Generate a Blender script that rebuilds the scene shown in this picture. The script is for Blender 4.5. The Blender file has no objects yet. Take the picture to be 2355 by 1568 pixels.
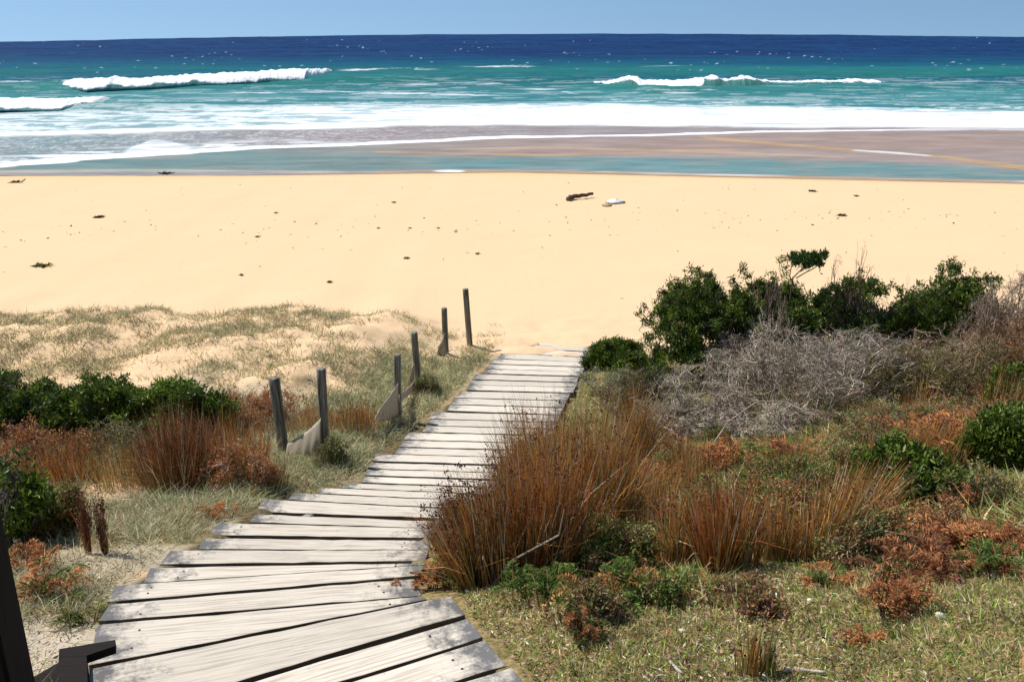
import bpy, math, random
import numpy as np
from mathutils import Matrix, Vector

# ------------------------------------------------------------------ camera, sky, sun, exposure
S = bpy.context.scene
F, CX, CY = 2261.0, 1177.0, 784.0          # focal length and centre in survey pixels (photo 2354 wide)
PITCH, ROLL, ZC = math.radians(19.8), math.radians(-0.27), 6.9
cam = bpy.data.objects.new('camera', bpy.data.cameras.new('camera'))
S.collection.objects.link(cam)
M3 = Matrix.Rotation(math.pi/2 - PITCH, 3, 'X') @ Matrix.Rotation(ROLL, 3, 'Z')
cam.matrix_world = Matrix.Translation((0, 0, ZC)) @ M3.to_4x4()
cam.data.sensor_width = 36; cam.data.lens = 36*F/2354
cam.data.clip_start = 0.05; cam.data.clip_end = 4000
S.camera = cam
RM = np.array(M3)

SUN = Vector((-0.66, 0.40, 1.15)).normalized()
W = bpy.data.worlds.new('World'); S.world = W; W.use_nodes = True
nt = W.node_tree; bg = nt.nodes['Background']
sky = nt.nodes.new('ShaderNodeTexSky'); sky.sky_type = 'NISHITA'; sky.sun_disc = False
sky.sun_elevation = math.asin(SUN.z); sky.sun_rotation = math.atan2(SUN.x, SUN.y)
sky.altitude = 0; sky.air_density = 1.0; sky.dust_density = 0.6; sky.ozone_density = 0.6
tc = nt.nodes.new('ShaderNodeTexCoord'); va = nt.nodes.new('ShaderNodeVectorMath'); va.operation = 'ADD'
va.inputs[1].default_value = (0, 0, 0.22)      # the sea's edge lies below eye level, so the sky starts there
vn = nt.nodes.new('ShaderNodeVectorMath'); vn.operation = 'NORMALIZE'
nt.links.new(tc.outputs['Generated'], va.inputs[0]); nt.links.new(va.outputs[0], vn.inputs[0])
nt.links.new(vn.outputs[0], sky.inputs['Vector']); tn = nt.nodes.new('ShaderNodeVectorMath'); tn.operation = 'MULTIPLY'; tn.inputs[1].default_value = (.90, 1.06, 1.16)
nt.links.new(sky.outputs[0], tn.inputs[0]); nt.links.new(tn.outputs[0], bg.inputs['Color'])
bg.inputs['Strength'].default_value = 0.098
sl = bpy.data.lights.new('sun', 'SUN'); sl.energy = 5.0; sl.angle = math.radians(0.5); sl.color = (1, .965, .9)
so = bpy.data.objects.new('sun', sl); S.collection.objects.link(so)
so.rotation_euler = SUN.to_track_quat('Z', 'Y').to_euler()
S.view_settings.view_transform = 'Standard'; S.view_settings.look = 'None'
S.view_settings.exposure = 0.05; S.view_settings.gamma = 1
S.cycles.max_bounces = 6; S.cycles.transparent_max_bounces = 8

# ------------------------------------------------------------------ helpers
C = bpy.context.collection
R_ = np.random.default_rng(11)
random.seed(5)

def obj(name, me, parent=None, loc=(0, 0, 0)):
    o = bpy.data.objects.new(name, me); C.objects.link(o); o.location = loc
    if parent: o.parent = parent
    return o
def tag(o, label=None, cat=None, group=None, kind=None):
    if label: o['label'] = label
    if cat: o['category'] = cat
    if group: o['group'] = group
    if kind: o['kind'] = kind
    return o
def thing(name, label, cat, loc=(0, 0, 0), group=None):
    return tag(obj(name, None, None, loc), label, cat, group)

def mesh(name, V, quads=None, tris=None, mat=None, col=None, smooth=False, foam=None):
    me = bpy.data.meshes.new(name); V = np.asarray(V, dtype=np.float32)
    q = np.zeros((0, 4), int) if quads is None else np.asarray(quads, int).reshape(-1, 4)
    t = np.zeros((0, 3), int) if tris is None else np.asarray(tris, int).reshape(-1, 3)
    me.vertices.add(len(V)); me.vertices.foreach_set('co', V.ravel())
    nl = len(q)*4 + len(t)*3
    me.loops.add(nl); me.loops.foreach_set('vertex_index', np.concatenate([q.ravel(), t.ravel()]).astype(np.int32))
    me.polygons.add(len(q)+len(t))
    st = np.concatenate([np.arange(len(q))*4, len(q)*4 + np.arange(len(t))*3]).astype(np.int32)
    me.polygons.foreach_set('loop_start', st)
    me.polygons.foreach_set('use_smooth', np.full(len(st), smooth))
    if col is not None:
        a = me.color_attributes.new('Col', 'FLOAT_COLOR', 'POINT')
        c4 = np.ones((len(V), 4), np.float32); c4[:, :3] = np.clip(col, 0, 1); a.data.foreach_set('color', c4.ravel())
    if foam is not None:
        a = me.attributes.new('foam', 'FLOAT', 'POINT'); a.data.foreach_set('value', foam.astype(np.float32))
    me.update(calc_edges=True)
    if mat: me.materials.append(mat)
    return me

def lerp(a, b, t): return a + (b-a)*t
def sm(a, b, x):
    t = np.clip((x-a)/(b-a), 0, 1); return t*t*(3-2*t)
PERM = np.random.default_rng(3).permutation(65536)
def vn2(x, y, seed=0):
    xi = np.floor(x).astype(np.int64); yi = np.floor(y).astype(np.int64); fx = x-xi; fy = y-yi
    fx = fx*fx*(3-2*fx); fy = fy*fy*(3-2*fy)
    def h(i, j): return PERM[(PERM[(i+seed*131) & 65535] + j*7 + seed*17) & 65535]/65535.0
    return lerp(lerp(h(xi, yi), h(xi+1, yi), fx), lerp(h(xi, yi+1), h(xi+1, yi+1), fx), fy)
def fbm(x, y, seed=0, o=4):
    s = 0; a = .5; n = 0
    for k in range(o):
        s = s + a*vn2(x*2**k, y*2**k, seed+k); n += a; a *= .55
    return s/n

def ray(px, py):
    d = RM @ np.array([(px-CX)/F, -(py-CY)/F, -1.0]); return d
def at_y(px, py, y):
    d = ray(px, py); return np.array([0, 0, ZC]) + d*(y/d[1])
def at_z(px, py, z):
    d = ray(px, py); return np.array([0, 0, ZC]) + d*((z-ZC)/d[2])
def project(P):
    q = (np.asarray(P) - np.array([0, 0, ZC])) @ RM
    return CX + F*q[..., 0]/-q[..., 2], CY - F*q[..., 1]/-q[..., 2]

WY = [-4, 0, 2.75, 4.1, 6.9, 11.6, 12.9, 14.2, 15.5, 18, 38.5, 60, 130, 900]
WZ = [-.6, -1.5, -2.22, -2.70, -3.85, -4.85, -5.05, -5.2, -5.33, -5.52, -6.92, -8.2, -12, -60]
def walk_z(y): return ZC + np.interp(y, WY, WZ)
LY = [-4, 0, 4, 7, 9, 11, 12.5, 14.0, 14.8, 16, 18, 38.5, 60, 130, 900]
LZ = [-.9, -1.9, -2.95, -3.95, -4.34, -4.52, -4.58, -4.70, -4.90, -5.3, -5.52, -6.92, -8.2, -12, -60]
def left_z(y): return ZC + np.interp(y, LY, LZ)
# walkway centre line and half width against distance
WCX = [(2.0, -.55), (2.75, -.62), (4.1, -.90), (5.5, -1.02), (6.9, -1.02), (8.3, -.50), (9.3, -.33), (10.4, -.12), (11.6, .06), (12.75, .22), (13.6, .37), (14.4, .55)]
def walk_x(y): return np.interp(y, [a for a, b in WCX], [b for a, b in WCX])
EL = [(1.0, -.7), (1.95, -.97), (2.54, -1.38), (3.0, -1.6), (3.4, -1.8), (4.0, -1.93), (6.6, -1.93), (7.03, -1.79), (7.4, -1.44), (7.6, -1.31), (8.3, -1.30), (9.2, -1.09), (10.2, -.92), (11.4, -.71), (12.4, -.54), (13.3, -.33), (14.0, -.15), (14.6, .1)]
ER = [(1.5, .3), (2.4, .15), (2.9, -.02), (3.4, -.19), (3.6, -.37), (4.4, -.44), (6.0, -.51), (6.9, -.34), (7.3, -.10), (8.0, .12), (8.7, .32), (9.6, .48), (10.75, .66), (11.9, .86), (12.8, 1.02), (13.5, 1.16), (14.4, 1.33)]
def xl(y): return np.interp(y, [a for a, b in EL], [b for a, b in EL])
def xr_(y): return np.interp(y, [a for a, b in ER], [b for a, b in ER])
def on_walk(x, y, m=0.0): return (x > xl(y)-.01-m) & (x < xr_(y)+.01+m) & (y < 14.6)

def H(x, y):
    x = np.asarray(x, float); y0_ = np.asarray(y, float)
    wx = walk_x(y0_); y = y0_ - np.interp(y0_, [2, 3, 3.6, 4.2, 4.8, 7, 14, 15.5], [.42, .41, .24, .11, 0, -.1, -.13, 0])*np.clip(x-wx, -1.25, 1.0)
    wl = sm(.9, 2.6, wx-.2-x)*sm(3.5, 6.5, y0_)                     # 1 = left dune side
    crest = fbm(x*.35+9, y*0+1.3, 21, 3)-.5
    yy = y - crest*1.6*sm(11, 14, y)
    left = left_z(yy) + .22*(crest)*sm(9, 13, y)*(1-sm(17, 20, y))
    right = walk_z(y) + .28*sm(1.2, 4.5, x-wx)*(1-sm(13, 15.5, y))
    z = lerp(right, left, wl)
    bump = (fbm(x*1.3, y*1.3, 5, 4)-.5)*.38*sm(8, 10, y)*(1-sm(15, 16.5, y))*wl + (fbm(x*2.1, y*2.1, 8, 4)-.5)*.10*(1-sm(15, 17, y))
    z = z + bump + (fbm(x*.5, y*.5, 31, 3)-.5)*.06*sm(15, 18, y)*(1-sm(32, 36, y))
    d = np.maximum(xl(y0_)-x, x-xr_(y0_))
    under = (1-sm(-.22, -.10, d))*(1-sm(13.4, 13.9, y0_))
    z = lerp(z, walk_z(y)-.24, under)
    z = z - .035*(1-sm(.05, .35, d))*(1-sm(13.5, 14.6, y))
    return z
def hit(px, py, f=H):
    d = ray(px, py); t = np.linspace(1.0, 60, 6000); P = np.array([0, 0, ZC]) + d*t[:, None]
    b = P[:, 2] < f(P[:, 0], P[:, 1]); i = int(np.argmax(b)) if b.any() else len(t)-1
    return P[i]

# ------------------------------------------------------------------ materials
def mat_base(name):
    m = bpy.data.materials.new(name); m.use_nodes = True; n = m.node_tree.nodes; return m, n, m.node_tree.links, n['Principled BSDF']
def node(n, t, **k):
    x = n.new(t)
    for a, b in k.items():
        if a in x.inputs.keys(): x.inputs[a].default_value = b
        else: setattr(x, a, b)
    return x
def foliage_mat(name, rough=.5, spec=.3, trans=.3, var=.35):
    m, n, l, p = mat_base(name)
    at = node(n, 'ShaderNodeAttribute', attribute_name='Col')
    nz = node(n, 'ShaderNodeTexNoise', Scale=9.0, Detail=3.0); co = n.new('ShaderNodeTexCoord'); l.new(co.outputs['Object'], nz.inputs['Vector'])
    mr = node(n, 'ShaderNodeMapRange'); mr.inputs[3].default_value = 1-var; mr.inputs[4].default_value = 1+var; mr.inputs[1].default_value = .3; mr.inputs[2].default_value = .7
    l.new(nz.outputs[0], mr.inputs[0])
    vm = node(n, 'ShaderNodeVectorMath', operation='SCALE'); l.new(at.outputs['Color'], vm.inputs[0]); l.new(mr.outputs[0], vm.inputs['Scale'])
    l.new(vm.outputs[0], p.inputs['Base Color']); p.inputs['Roughness'].default_value = rough
    p.inputs['Specular IOR Level'].default_value = spec
    if trans:
        tr = n.new('ShaderNodeBsdfTranslucent'); l.new(vm.outputs[0], tr.inputs['Color'])
        mx = n.new('ShaderNodeMixShader'); mx.inputs[0].default_value = trans
        l.new(p.outputs[0], mx.inputs[1]); l.new(tr.outputs[0], mx.inputs[2]); l.new(mx.outputs[0], n['Material Output'].inputs[0])
    return m
M_LEAF = foliage_mat('leaf_surface', .42, .28, .25, .3)
M_GRASS = foliage_mat('grass_surface', .6, .2, .3, .3)
M_REED = foliage_mat('reed_surface', .55, .25, .2, .3)
M_TWIG = foliage_mat('twig_bark', .85, .1, 0, .3)
M_WEED = foliage_mat('seaweed_surface', .6, .3, .1, .3)

def wood_mat(name, light, mid, dark, end_dark=.8, grain=1.0):
    m, n, l, p = mat_base(name)
    co = n.new('ShaderNodeTexCoord'); oi = n.new('ShaderNodeObjectInfo')
    mp = n.new('ShaderNodeMapping'); mp.inputs['Scale'].default_value = (1.6, 62*grain, 62*grain)
    cx = n.new('ShaderNodeCombineXYZ'); ml = node(n, 'ShaderNodeMath', operation='MULTIPLY'); ml.inputs[1].default_value = 40
    l.new(oi.outputs['Random'], ml.inputs[0]); l.new(ml.outputs[0], cx.inputs[0]); l.new(ml.outputs[0], cx.inputs[1])
    l.new(cx.outputs[0], mp.inputs['Location']); l.new(co.outputs['Object'], mp.inputs['Vector'])
    g = node(n, 'ShaderNodeTexNoise', Scale=1.6, Detail=7.0, Roughness=.65); g.inputs['Distortion'].default_value = .4; l.new(mp.outputs[0], g.inputs['Vector'])
    b = node(n, 'ShaderNodeTexNoise', Scale=9.0, Detail=8.0, Roughness=.78)
    ad = node(n, 'ShaderNodeVectorMath', operation='ADD'); l.new(co.outputs['Object'], ad.inputs[0]); l.new(cx.outputs[0], ad.inputs[1]); l.new(ad.outputs[0], b.inputs['Vector'])
    r1 = n.new('ShaderNodeValToRGB'); r1.color_ramp.elements[0].position = .36; r1.color_ramp.elements[1].position = .54
    r1.color_ramp.elements[0].color = (*mid, 1); r1.color_ramp.elements[1].color = (*light, 1); l.new(g.outputs[0], r1.inputs[0])
    # grey weather staining, strongest at the board ends
    sx = n.new('ShaderNodeSeparateXYZ'); l.new(co.outputs['Generated'], sx.inputs[0])
    a1 = node(n, 'ShaderNodeMath', operation='SUBTRACT'); a1.inputs[1].default_value = .5; l.new(sx.outputs[0], a1.inputs[0])
    a2 = node(n, 'ShaderNodeMath', operation='ABSOLUTE'); l.new(a1.outputs[0], a2.inputs[0])
    a3 = node(n, 'ShaderNodeMapRange'); a3.inputs[1].default_value = .27; a3.inputs[2].default_value = .5; a3.inputs[3].default_value = 0; a3.inputs[4].default_value = .36*end_dark; l.new(a2.outputs[0], a3.inputs[0])
    a4 = node(n, 'ShaderNodeMath', operation='ADD'); l.new(b.outputs[0], a4.inputs[0]); l.new(a3.outputs[0], a4.inputs[1])
    a5 = node(n, 'ShaderNodeMapRange'); a5.inputs[1].default_value = .60; a5.inputs[2].default_value = .78; l.new(a4.outputs[0], a5.inputs[0])
    mx = node(n, 'ShaderNodeMix', data_type='RGBA'); l.new(a5.outputs[0], mx.inputs[0]); l.new(r1.outputs[0], mx.inputs[6]); mx.inputs[7].default_value = (*dark, 1)
    br = node(n, 'ShaderNodeMapRange'); br.inputs[3].default_value = .86; br.inputs[4].default_value = 1.06; l.new(oi.outputs['Random'], br.inputs[0])
    vs = node(n, 'ShaderNodeVectorMath', operation='SCALE'); l.new(mx.outputs[2], vs.inputs[0]); l.new(br.outputs[0], vs.inputs['Scale'])
    l.new(vs.outputs[0], p.inputs['Base Color']); p.inputs['Roughness'].default_value = .85; p.inputs['Specular IOR Level'].default_value = .15
    bu = node(n, 'ShaderNodeBump', Strength=.45, Distance=.004); l.new(g.outputs[0], bu.inputs['Height']); l.new(bu.outputs[0], p.inputs['Normal'])
    return m
M_BOARD = wood_mat('weathered_board', (.70, .62, .51), (.44, .375, .30), (.155, .148, .145))
M_EDGE_SHADE = wood_mat('board_edge_shade', (.16, .13, .10), (.10, .08, .06), (.04, .035, .03), .3)  # darker board copy for the side faces: gap shade put into the colour
M_POST = wood_mat('weathered_post', (.30, .29, .25), (.17, .165, .14), (.05, .05, .045), .3)
M_DARK = wood_mat('backlit_timber', (.022, .016, .013), (.012, .009, .008), (.005, .004, .004), .3)  # near black: the post's backlit shade put into its base colour
def plain(name, c, rough=.8, spec=.2):
    m, n, l, p = mat_base(name)
    nz = node(n, 'ShaderNodeTexNoise', Scale=30.0, Detail=4.0); co = n.new('ShaderNodeTexCoord'); l.new(co.outputs['Object'], nz.inputs['Vector'])
    r = n.new('ShaderNodeValToRGB'); r.color_ramp.elements[0].color = (*[v*.7 for v in c], 1); r.color_ramp.elements[1].color = (*[min(1, v*1.2) for v in c], 1)
    r.color_ramp.elements[0].position = .35; r.color_ramp.elements[1].position = .65
    l.new(nz.outputs[0], r.inputs[0]); l.new(r.outputs[0], p.inputs['Base Color']); p.inputs['Roughness'].default_value = rough; p.inputs['Specular IOR Level'].default_value = spec
    return m
M_NAIL = plain('rusty_nail', (.07, .03, .02), .7)
M_WHITE = plain('bleached_shell', (.78, .75, .7), .7)
M_DRIFT = plain('driftwood_bark', (.16, .12, .09), .85)

def sand_mat():
    m, n, l, p = mat_base('sand_surface')
    at = node(n, 'ShaderNodeAttribute', attribute_name='Col'); co = n.new('ShaderNodeTexCoord')
    a = node(n, 'ShaderNodeTexNoise', Scale=.6, Detail=5.0); b = node(n, 'ShaderNodeTexNoise', Scale=40.0, Detail=4.0)
    l.new(co.outputs['Object'], a.inputs['Vector']); l.new(co.outputs['Object'], b.inputs['Vector'])
    m1 = node(n, 'ShaderNodeMapRange'); m1.inputs[3].default_value = .96; m1.inputs[4].default_value = 1.04; l.new(a.outputs[0], m1.inputs[0])
    m2 = node(n, 'ShaderNodeMapRange'); m2.inputs[1].default_value = .3; m2.inputs[2].default_value = .7; m2.inputs[3].default_value = .92; m2.inputs[4].default_value = 1.06; l.new(b.outputs[0], m2.inputs[0])
    mm = node(n, 'ShaderNodeMath', operation='MULTIPLY'); l.new(m1.outputs[0], mm.inputs[0]); l.new(m2.outputs[0], mm.inputs[1])
    v = node(n, 'ShaderNodeVectorMath', operation='SCALE'); l.new(at.outputs['Color'], v.inputs[0]); l.new(mm.outputs[0], v.inputs['Scale'])
    l.new(v.outputs[0], p.inputs['Base Color']); p.inputs['Roughness'].default_value = .95; p.inputs['Specular IOR Level'].default_value = .08
    fo = node(n, 'ShaderNodeAttribute', attribute_name='foam')
    e = node(n, 'ShaderNodeTexNoise', Scale=34.0, Detail=6.0, Roughness=.75); l.new(co.outputs['Object'], e.inputs['Vector'])
    er = n.new('ShaderNodeValToRGB'); el = er.color_ramp.elements; el[0].position = .36; el[0].color = (.02, .013, .007, 1); el[1].position = .66; el[1].color = (.46, .36, .22, 1)
    x1 = el.new(.45); x1.color = (.13, .13, .035, 1); x2 = el.new(.54); x2.color = (.30, .20, .09, 1); l.new(e.outputs[0], er.inputs[0])
    ef = node(n, 'ShaderNodeMath', operation='MULTIPLY'); l.new(fo.outputs['Fac'], ef.inputs[0]); ef.inputs[1].default_value = .7
    em = node(n, 'ShaderNodeMix', data_type='RGBA'); l.new(ef.outputs[0], em.inputs[0]); l.new(v.outputs[0], em.inputs[6]); l.new(er.outputs[0], em.inputs[7]); l.new(em.outputs[2], p.inputs['Base Color'])
    c = node(n, 'ShaderNodeTexNoise', Scale=6.0, Detail=6.0); l.new(co.outputs['Object'], c.inputs['Vector'])
    bu = node(n, 'ShaderNodeBump', Strength=.35, Distance=.03); l.new(c.outputs[0], bu.inputs['Height']); l.new(bu.outputs[0], p.inputs['Normal'])
    return m
M_SAND = sand_mat()
def water_mat():
    m, n, l, p = mat_base('sea_water_surface')
    at = node(n, 'ShaderNodeAttribute', attribute_name='Col'); fo = node(n, 'ShaderNodeAttribute', attribute_name='foam')
    co = n.new('ShaderNodeTexCoord'); mp = n.new('ShaderNodeMapping'); mp.inputs['Scale'].default_value = (.16, .55, 1)
    l.new(co.outputs['Object'], mp.inputs[0])
    a = node(n, 'ShaderNodeTexNoise', Scale=2.2, Detail=7.0, Roughness=.62); l.new(mp.outputs[0], a.inputs['Vector'])
    m1 = node(n, 'ShaderNodeMapRange'); m1.inputs[1].default_value = .3; m1.inputs[2].default_value = .7; m1.inputs[3].default_value = .8; m1.inputs[4].default_value = 1.2; l.new(a.outputs[0], m1.inputs[0])
    mixf = node(n, 'ShaderNodeMix', data_type='FLOAT'); l.new(fo.outputs['Fac'], mixf.inputs[0]); l.new(m1.outputs[0], mixf.inputs[2]); mixf.inputs[3].default_value = 1
    v = node(n, 'ShaderNodeVectorMath', operation='SCALE'); l.new(at.outputs['Color'], v.inputs[0]); l.new(mixf.outputs[0], v.inputs['Scale'])
    l.new(v.outputs[0], p.inputs['Base Color'])
    r = node(n, 'ShaderNodeMapRange'); r.inputs[3].default_value = .6; r.inputs[4].default_value = .9; l.new(fo.outputs['Fac'], r.inputs[0]); l.new(r.outputs[0], p.inputs['Roughness'])
    s = node(n, 'ShaderNodeMapRange'); s.inputs[3].default_value = .02; s.inputs[4].default_value = .0; l.new(fo.outputs['Fac'], s.inputs[0]); l.new(s.outputs[0], p.inputs['Specular IOR Level'])
    bu = node(n, 'ShaderNodeBump', Strength=.5, Distance=.35); l.new(a.outputs[0], bu.inputs['Height']); l.new(bu.outputs[0], p.inputs['Normal'])
    return m
M_WATER = water_mat()
def foam_mat():
    m, n, l, p = mat_base('white_foam')
    at = node(n, 'ShaderNodeAttribute', attribute_name='Col'); l.new(at.outputs['Color'], p.inputs['Base Color'])
    p.inputs['Roughness'].default_value = .9; p.inputs['Subsurface Weight'].default_value = .0
    co = n.new('ShaderNodeTexCoord'); c = node(n, 'ShaderNodeTexNoise', Scale=3.0, Detail=5.0); l.new(co.outputs['Object'], c.inputs['Vector'])
    bu = node(n, 'ShaderNodeBump', Strength=.4, Distance=.2); l.new(c.outputs[0], bu.inputs['Height']); l.new(bu.outputs[0], p.inputs['Normal'])
    return m
M_FOAM = foam_mat()
def cloth_mat():
    m, n, l, p = mat_base('woven_netting')
    co = n.new('ShaderNodeTexCoord'); w = node(n, 'ShaderNodeTexWave', Scale=22.0, Distortion=2.0, Detail=3.0); w.bands_direction = 'Z'; l.new(co.outputs['Object'], w.inputs['Vector'])
    r = n.new('ShaderNodeValToRGB'); r.color_ramp.elements[0].color = (.42, .35, .25, 1); r.color_ramp.elements[1].color = (.62, .54, .42, 1); l.new(w.outputs[0], r.inputs[0])
    l.new(r.outputs[0], p.inputs['Base Color']); p.inputs['Roughness'].default_value = .9
    tr = n.new('ShaderNodeBsdfTranslucent'); l.new(r.outputs[0], tr.inputs['Color']); mx = n.new('ShaderNodeMixShader'); mx.inputs[0].default_value = .3
    l.new(p.outputs[0], mx.inputs[1]); l.new(tr.outputs[0], mx.inputs[2]); l.new(mx.outputs[0], n['Material Output'].inputs[0])
    return m
M_CLOTH = cloth_mat()

# ------------------------------------------------------------------ ground: beach, dune and slope in one continuous surface
def axis(segs):
    out = []
    for a, b, s in segs: out.append(np.arange(a, b, s))
    return np.concatenate(out + [[segs[-1][1]]])
gx = axis([(-900, -100, 80), (-100, -30, 7), (-30, -10, .8), (-10, 10, .07), (10, 30, .8), (30, 100, 7), (100, 900, 80)])
gy = axis([(-12, -1, .8), (-1, 1, .2), (1, 17, .07), (17, 45, .25), (45, 80, 3), (80, 900, 60)])
X, Y = np.meshgrid(gx, gy); Xf, Yf = X.ravel(), Y.ravel(); Zf = H(Xf, Yf)
V = np.stack([Xf, Yf, Zf], 1)
U, Vv = project(np.stack([Xf, np.maximum(Yf, .3), Zf], 1))
wx = walk_x(Yf)
sand = np.array([.72, .505, .302]); wet = np.array([.60, .37, .17]); soil = np.array([.12, .085, .045]); thatch = np.array([.24, .18, .085]); pale = np.array([.50, .42, .32])
soilw = fbm(Xf*1.6, Yf*1.6, 41, 4)
leftside = sm(.2, 1.2, wx-Xf)
k = (1-sm(9.2, 11.5, Yf + (soilw-.5)*4))*leftside + (1-leftside)*(1-sm(13.2, 14.2, Yf+(soilw-.5)*1.5))
base = lerp(soil, thatch, sm(.35, .65, fbm(Xf*5, Yf*5, 44, 3))[:, None])
base = lerp(base, pale, (sm(.5, .6, fbm(Xf*.9+3, Yf*.9, 47, 3))*leftside)[:, None])
col = lerp(sand, base, np.clip(k, 0, 1)[:, None])
# bare sand left of the lowest boards and beside the reed clumps
barem = np.ones(len(U))*lerp(1, .45, leftside)
for (bx, by, rx, ry, c) in ((110, 1500, 150, 90, pale), (260, 1125, 110, 28, sand*.9), (420, 1150, 120, 22, sand*.85), (340, 1325, 60, 18, sand*.8)):
    mk = 1-sm(.5, 1.1, np.hypot((U-bx)/rx, (Vv-by)/ry)); col = lerp(col, np.array(c), (mk*(Yf < 10)*(Yf > .3))[:, None]); barem = barem*(1-mk*(Yf < 10)*(Yf > .3))
shore = np.interp(U, [-3000, 0, 588, 1177, 1765, 2354, 5000], [410, 403, 402, 395, 408, 420, 440])
wz = sm(9, 0, Vv-shore)*(Yf > 20); col = lerp(col, wet, (np.clip(wz, 0, 1)*.75)[:, None])
damp = sm(26, 8, Vv-shore)*(Yf > 20)*sm(.4, .6, fbm(Xf*.12, Yf*.5, 77, 3)); col = lerp(col, np.array([.70, .49, .26]), damp[:, None]*.8)
under_shade = on_walk(Xf, Yf, -.06) & (Yf < 13.5); col[under_shade] = (.05, .038, .025)  # ground under the boards painted dark for their shade, with debris
nx, ny = len(gx), len(gy)
I = np.arange(nx*ny).reshape(ny, nx); Q = np.stack([I[:-1, :-1], I[:-1, 1:], I[1:, 1:], I[1:, :-1]], -1)
cut = np.searchsorted(gy, 15.6)
def sub(q):
    q = q.reshape(-1, 4); u, inv = np.unique(q, return_inverse=True); return u, inv.reshape(-1, 4)
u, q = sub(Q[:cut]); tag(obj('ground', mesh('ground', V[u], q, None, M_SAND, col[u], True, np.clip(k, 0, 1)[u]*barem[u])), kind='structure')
u, q = sub(Q[cut:]); tag(obj('beach', mesh('beach', V[u], q, None, M_SAND, col[u], True)), kind='structure')

# ------------------------------------------------------------------ sea
RE = 7250.0
rows = axis([(38, 100, .8), (100, 425, .62)])[::-1]      # survey rows, near to far
def row_dist(py):
    a = PITCH - math.atan((CY-py)/F); t = math.tan(a)     # ZC - t d = -d^2/2R
    disc = t*t - 2*ZC/RE
    return RE*(t - math.sqrt(disc)) if disc > 0 else None
dist = [row_dist(p) for p in rows]; dist = np.array([d for d in dist if d])
dist = np.concatenate([np.linspace(28, 34.4, 40), dist[(dist > 34.5)], np.linspace(dist.max()+5, 470, 10)])
az = np.radians(np.concatenate([np.linspace(-78, -32, 60)[:-1], np.linspace(-32, 32, 1150), np.linspace(32, 78, 60)[1:]]))
D, A = np.meshgrid(dist, az, indexing='ij'); D = D.ravel(); A = A.ravel()
X, Y = D*np.sin(A), D*np.cos(A); Z0 = -D*D/(2*RE); Z0 = np.where(Y < 60, np.maximum(Z0, H(X, Y)+.012), Z0)
U, Vv = project(np.stack([X, Y, Z0], 1))
J = np.array
def pl(pts):
    xs, ys = zip(*pts); return np.interp(U, xs, ys)
n1 = fbm(X*.10, Y*.45, 61, 5); n2 = fbm(X*.5, Y*1.6, 66, 5); n3 = fbm(X*.03, Y*.12, 70, 4); n4 = fbm(X*1.4, Y*3.2, 75, 4)
wob = (n1-.5)*14; 
navy, navy2 = J([.008, .028, .095]), J([.009, .042, .12]); teal, green, turq = J([.009, .090, .135]), J([.014, .12, .118]), J([.045, .185, .205])
c = np.tile(navy, (len(U), 1))
def band(cc, colr, m): return lerp(cc, colr, np.clip(m, 0, 1)[:, None])
c = band(c, navy2, sm(.4, .62, n1)*.9)
c = band(c, teal, sm(118, 160, Vv+wob+sm(0, 600, U)*0))
c = band(c, green, sm(.48, .6, n3+ (n1-.5)*.4)*sm(140, 165, Vv)*.8)
c = band(c, turq, sm(178, 222, Vv+wob*1.1))
c = band(c, J([.085, .25, .26]), sm(.5, .66, n1)*sm(195, 225, Vv)*.6)
c = band(c, navy2*1.4, sm(.56, .68, n2)*(1-sm(165, 200, Vv))*.4)
topb = pl([(-2000, 262), (0, 256), (275, 247), (588, 243), (1177, 240), (1400, 238), (1800, 243), (2354, 256), (4000, 270)])
lowb = pl([(-2000, 330), (0, 315), (588, 299), (1000, 289), (1177, 287), (1600, 290), (2354, 297), (4000, 305)])
mauve, bluegrey, shal = J([.27, .235, .235]), J([.19, .25, .26]), J([.14, .225, .22]); tan = J([.40, .275, .165])
zone = sm(-3, 3, Vv-lowb+4)
c = band(c, lerp(bluegrey, mauve, sm(100, 900, U+ (n3-.5)*700)[:, None]), zone)
c = band(c, J([.30, .275, .275]), zone*sm(.5, .62, n2)*.5)
l2 = pl([(-2000, 420), (0, 380), (225, 362), (588, 341), (800, 333), (1177, 316), (1480, 312), (1800, 303), (2100, 300), (2354, 299), (4000, 300)])
c = band(c, lerp(shal, J([.30, .225, .195]), sm(400, 1300, U)[:, None]), sm(0, 3, Vv-l2-2))
c = band(c, J([.31, .26, .24]), sm(0, 3, Vv-l2-2)*sm(.48, .6, n1)*.5)
strip = pl([(-2000, 395), (0, 385), (300, 372), (600, 358), (1177, 358), (1600, 364), (2000, 374), (2354, 392), (4000, 420)])
c = band(c, lerp(J([.155, .22, .215]), J([.13, .235, .24]), sm(.4, .6, n1)[:, None]), sm(-6, 6, Vv-strip+(n2-.5)*14))
c = band(c, J([.24, .25, .225]), sm(-6, 6, Vv-strip)*sm(.55, .62, n2)*.5)
shore = np.interp(U, [-3000, 0, 588, 1177, 1765, 2354, 5000], [410, 401, 400, 393, 406, 419, 440])
c = band(c, J([.33, .27, .26]), sm(7, 0, shore-Vv)*.8)
def streak(pts, t, colr, s=1.0, jag=3):
    global c
    xs = [a for a, b in pts]; v0 = pl(pts)+(n2-.5)*jag; tt = t if np.isscalar(t) else np.interp(U, xs, t)
    m = (1-sm(tt*.5, tt*.5+1.2, np.abs(Vv-v0)))*sm(xs[0], xs[0]+25, U)*(1-sm(xs[-1]-25, xs[-1], U)); c = band(c, colr, m*s); return m*s
streak([(1600, 314), (1660, 321), (1950, 345), (2150, 358), (2354, 387), (2700, 420)], [2, 5, 5, 5, 9, 10], tan)
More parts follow.
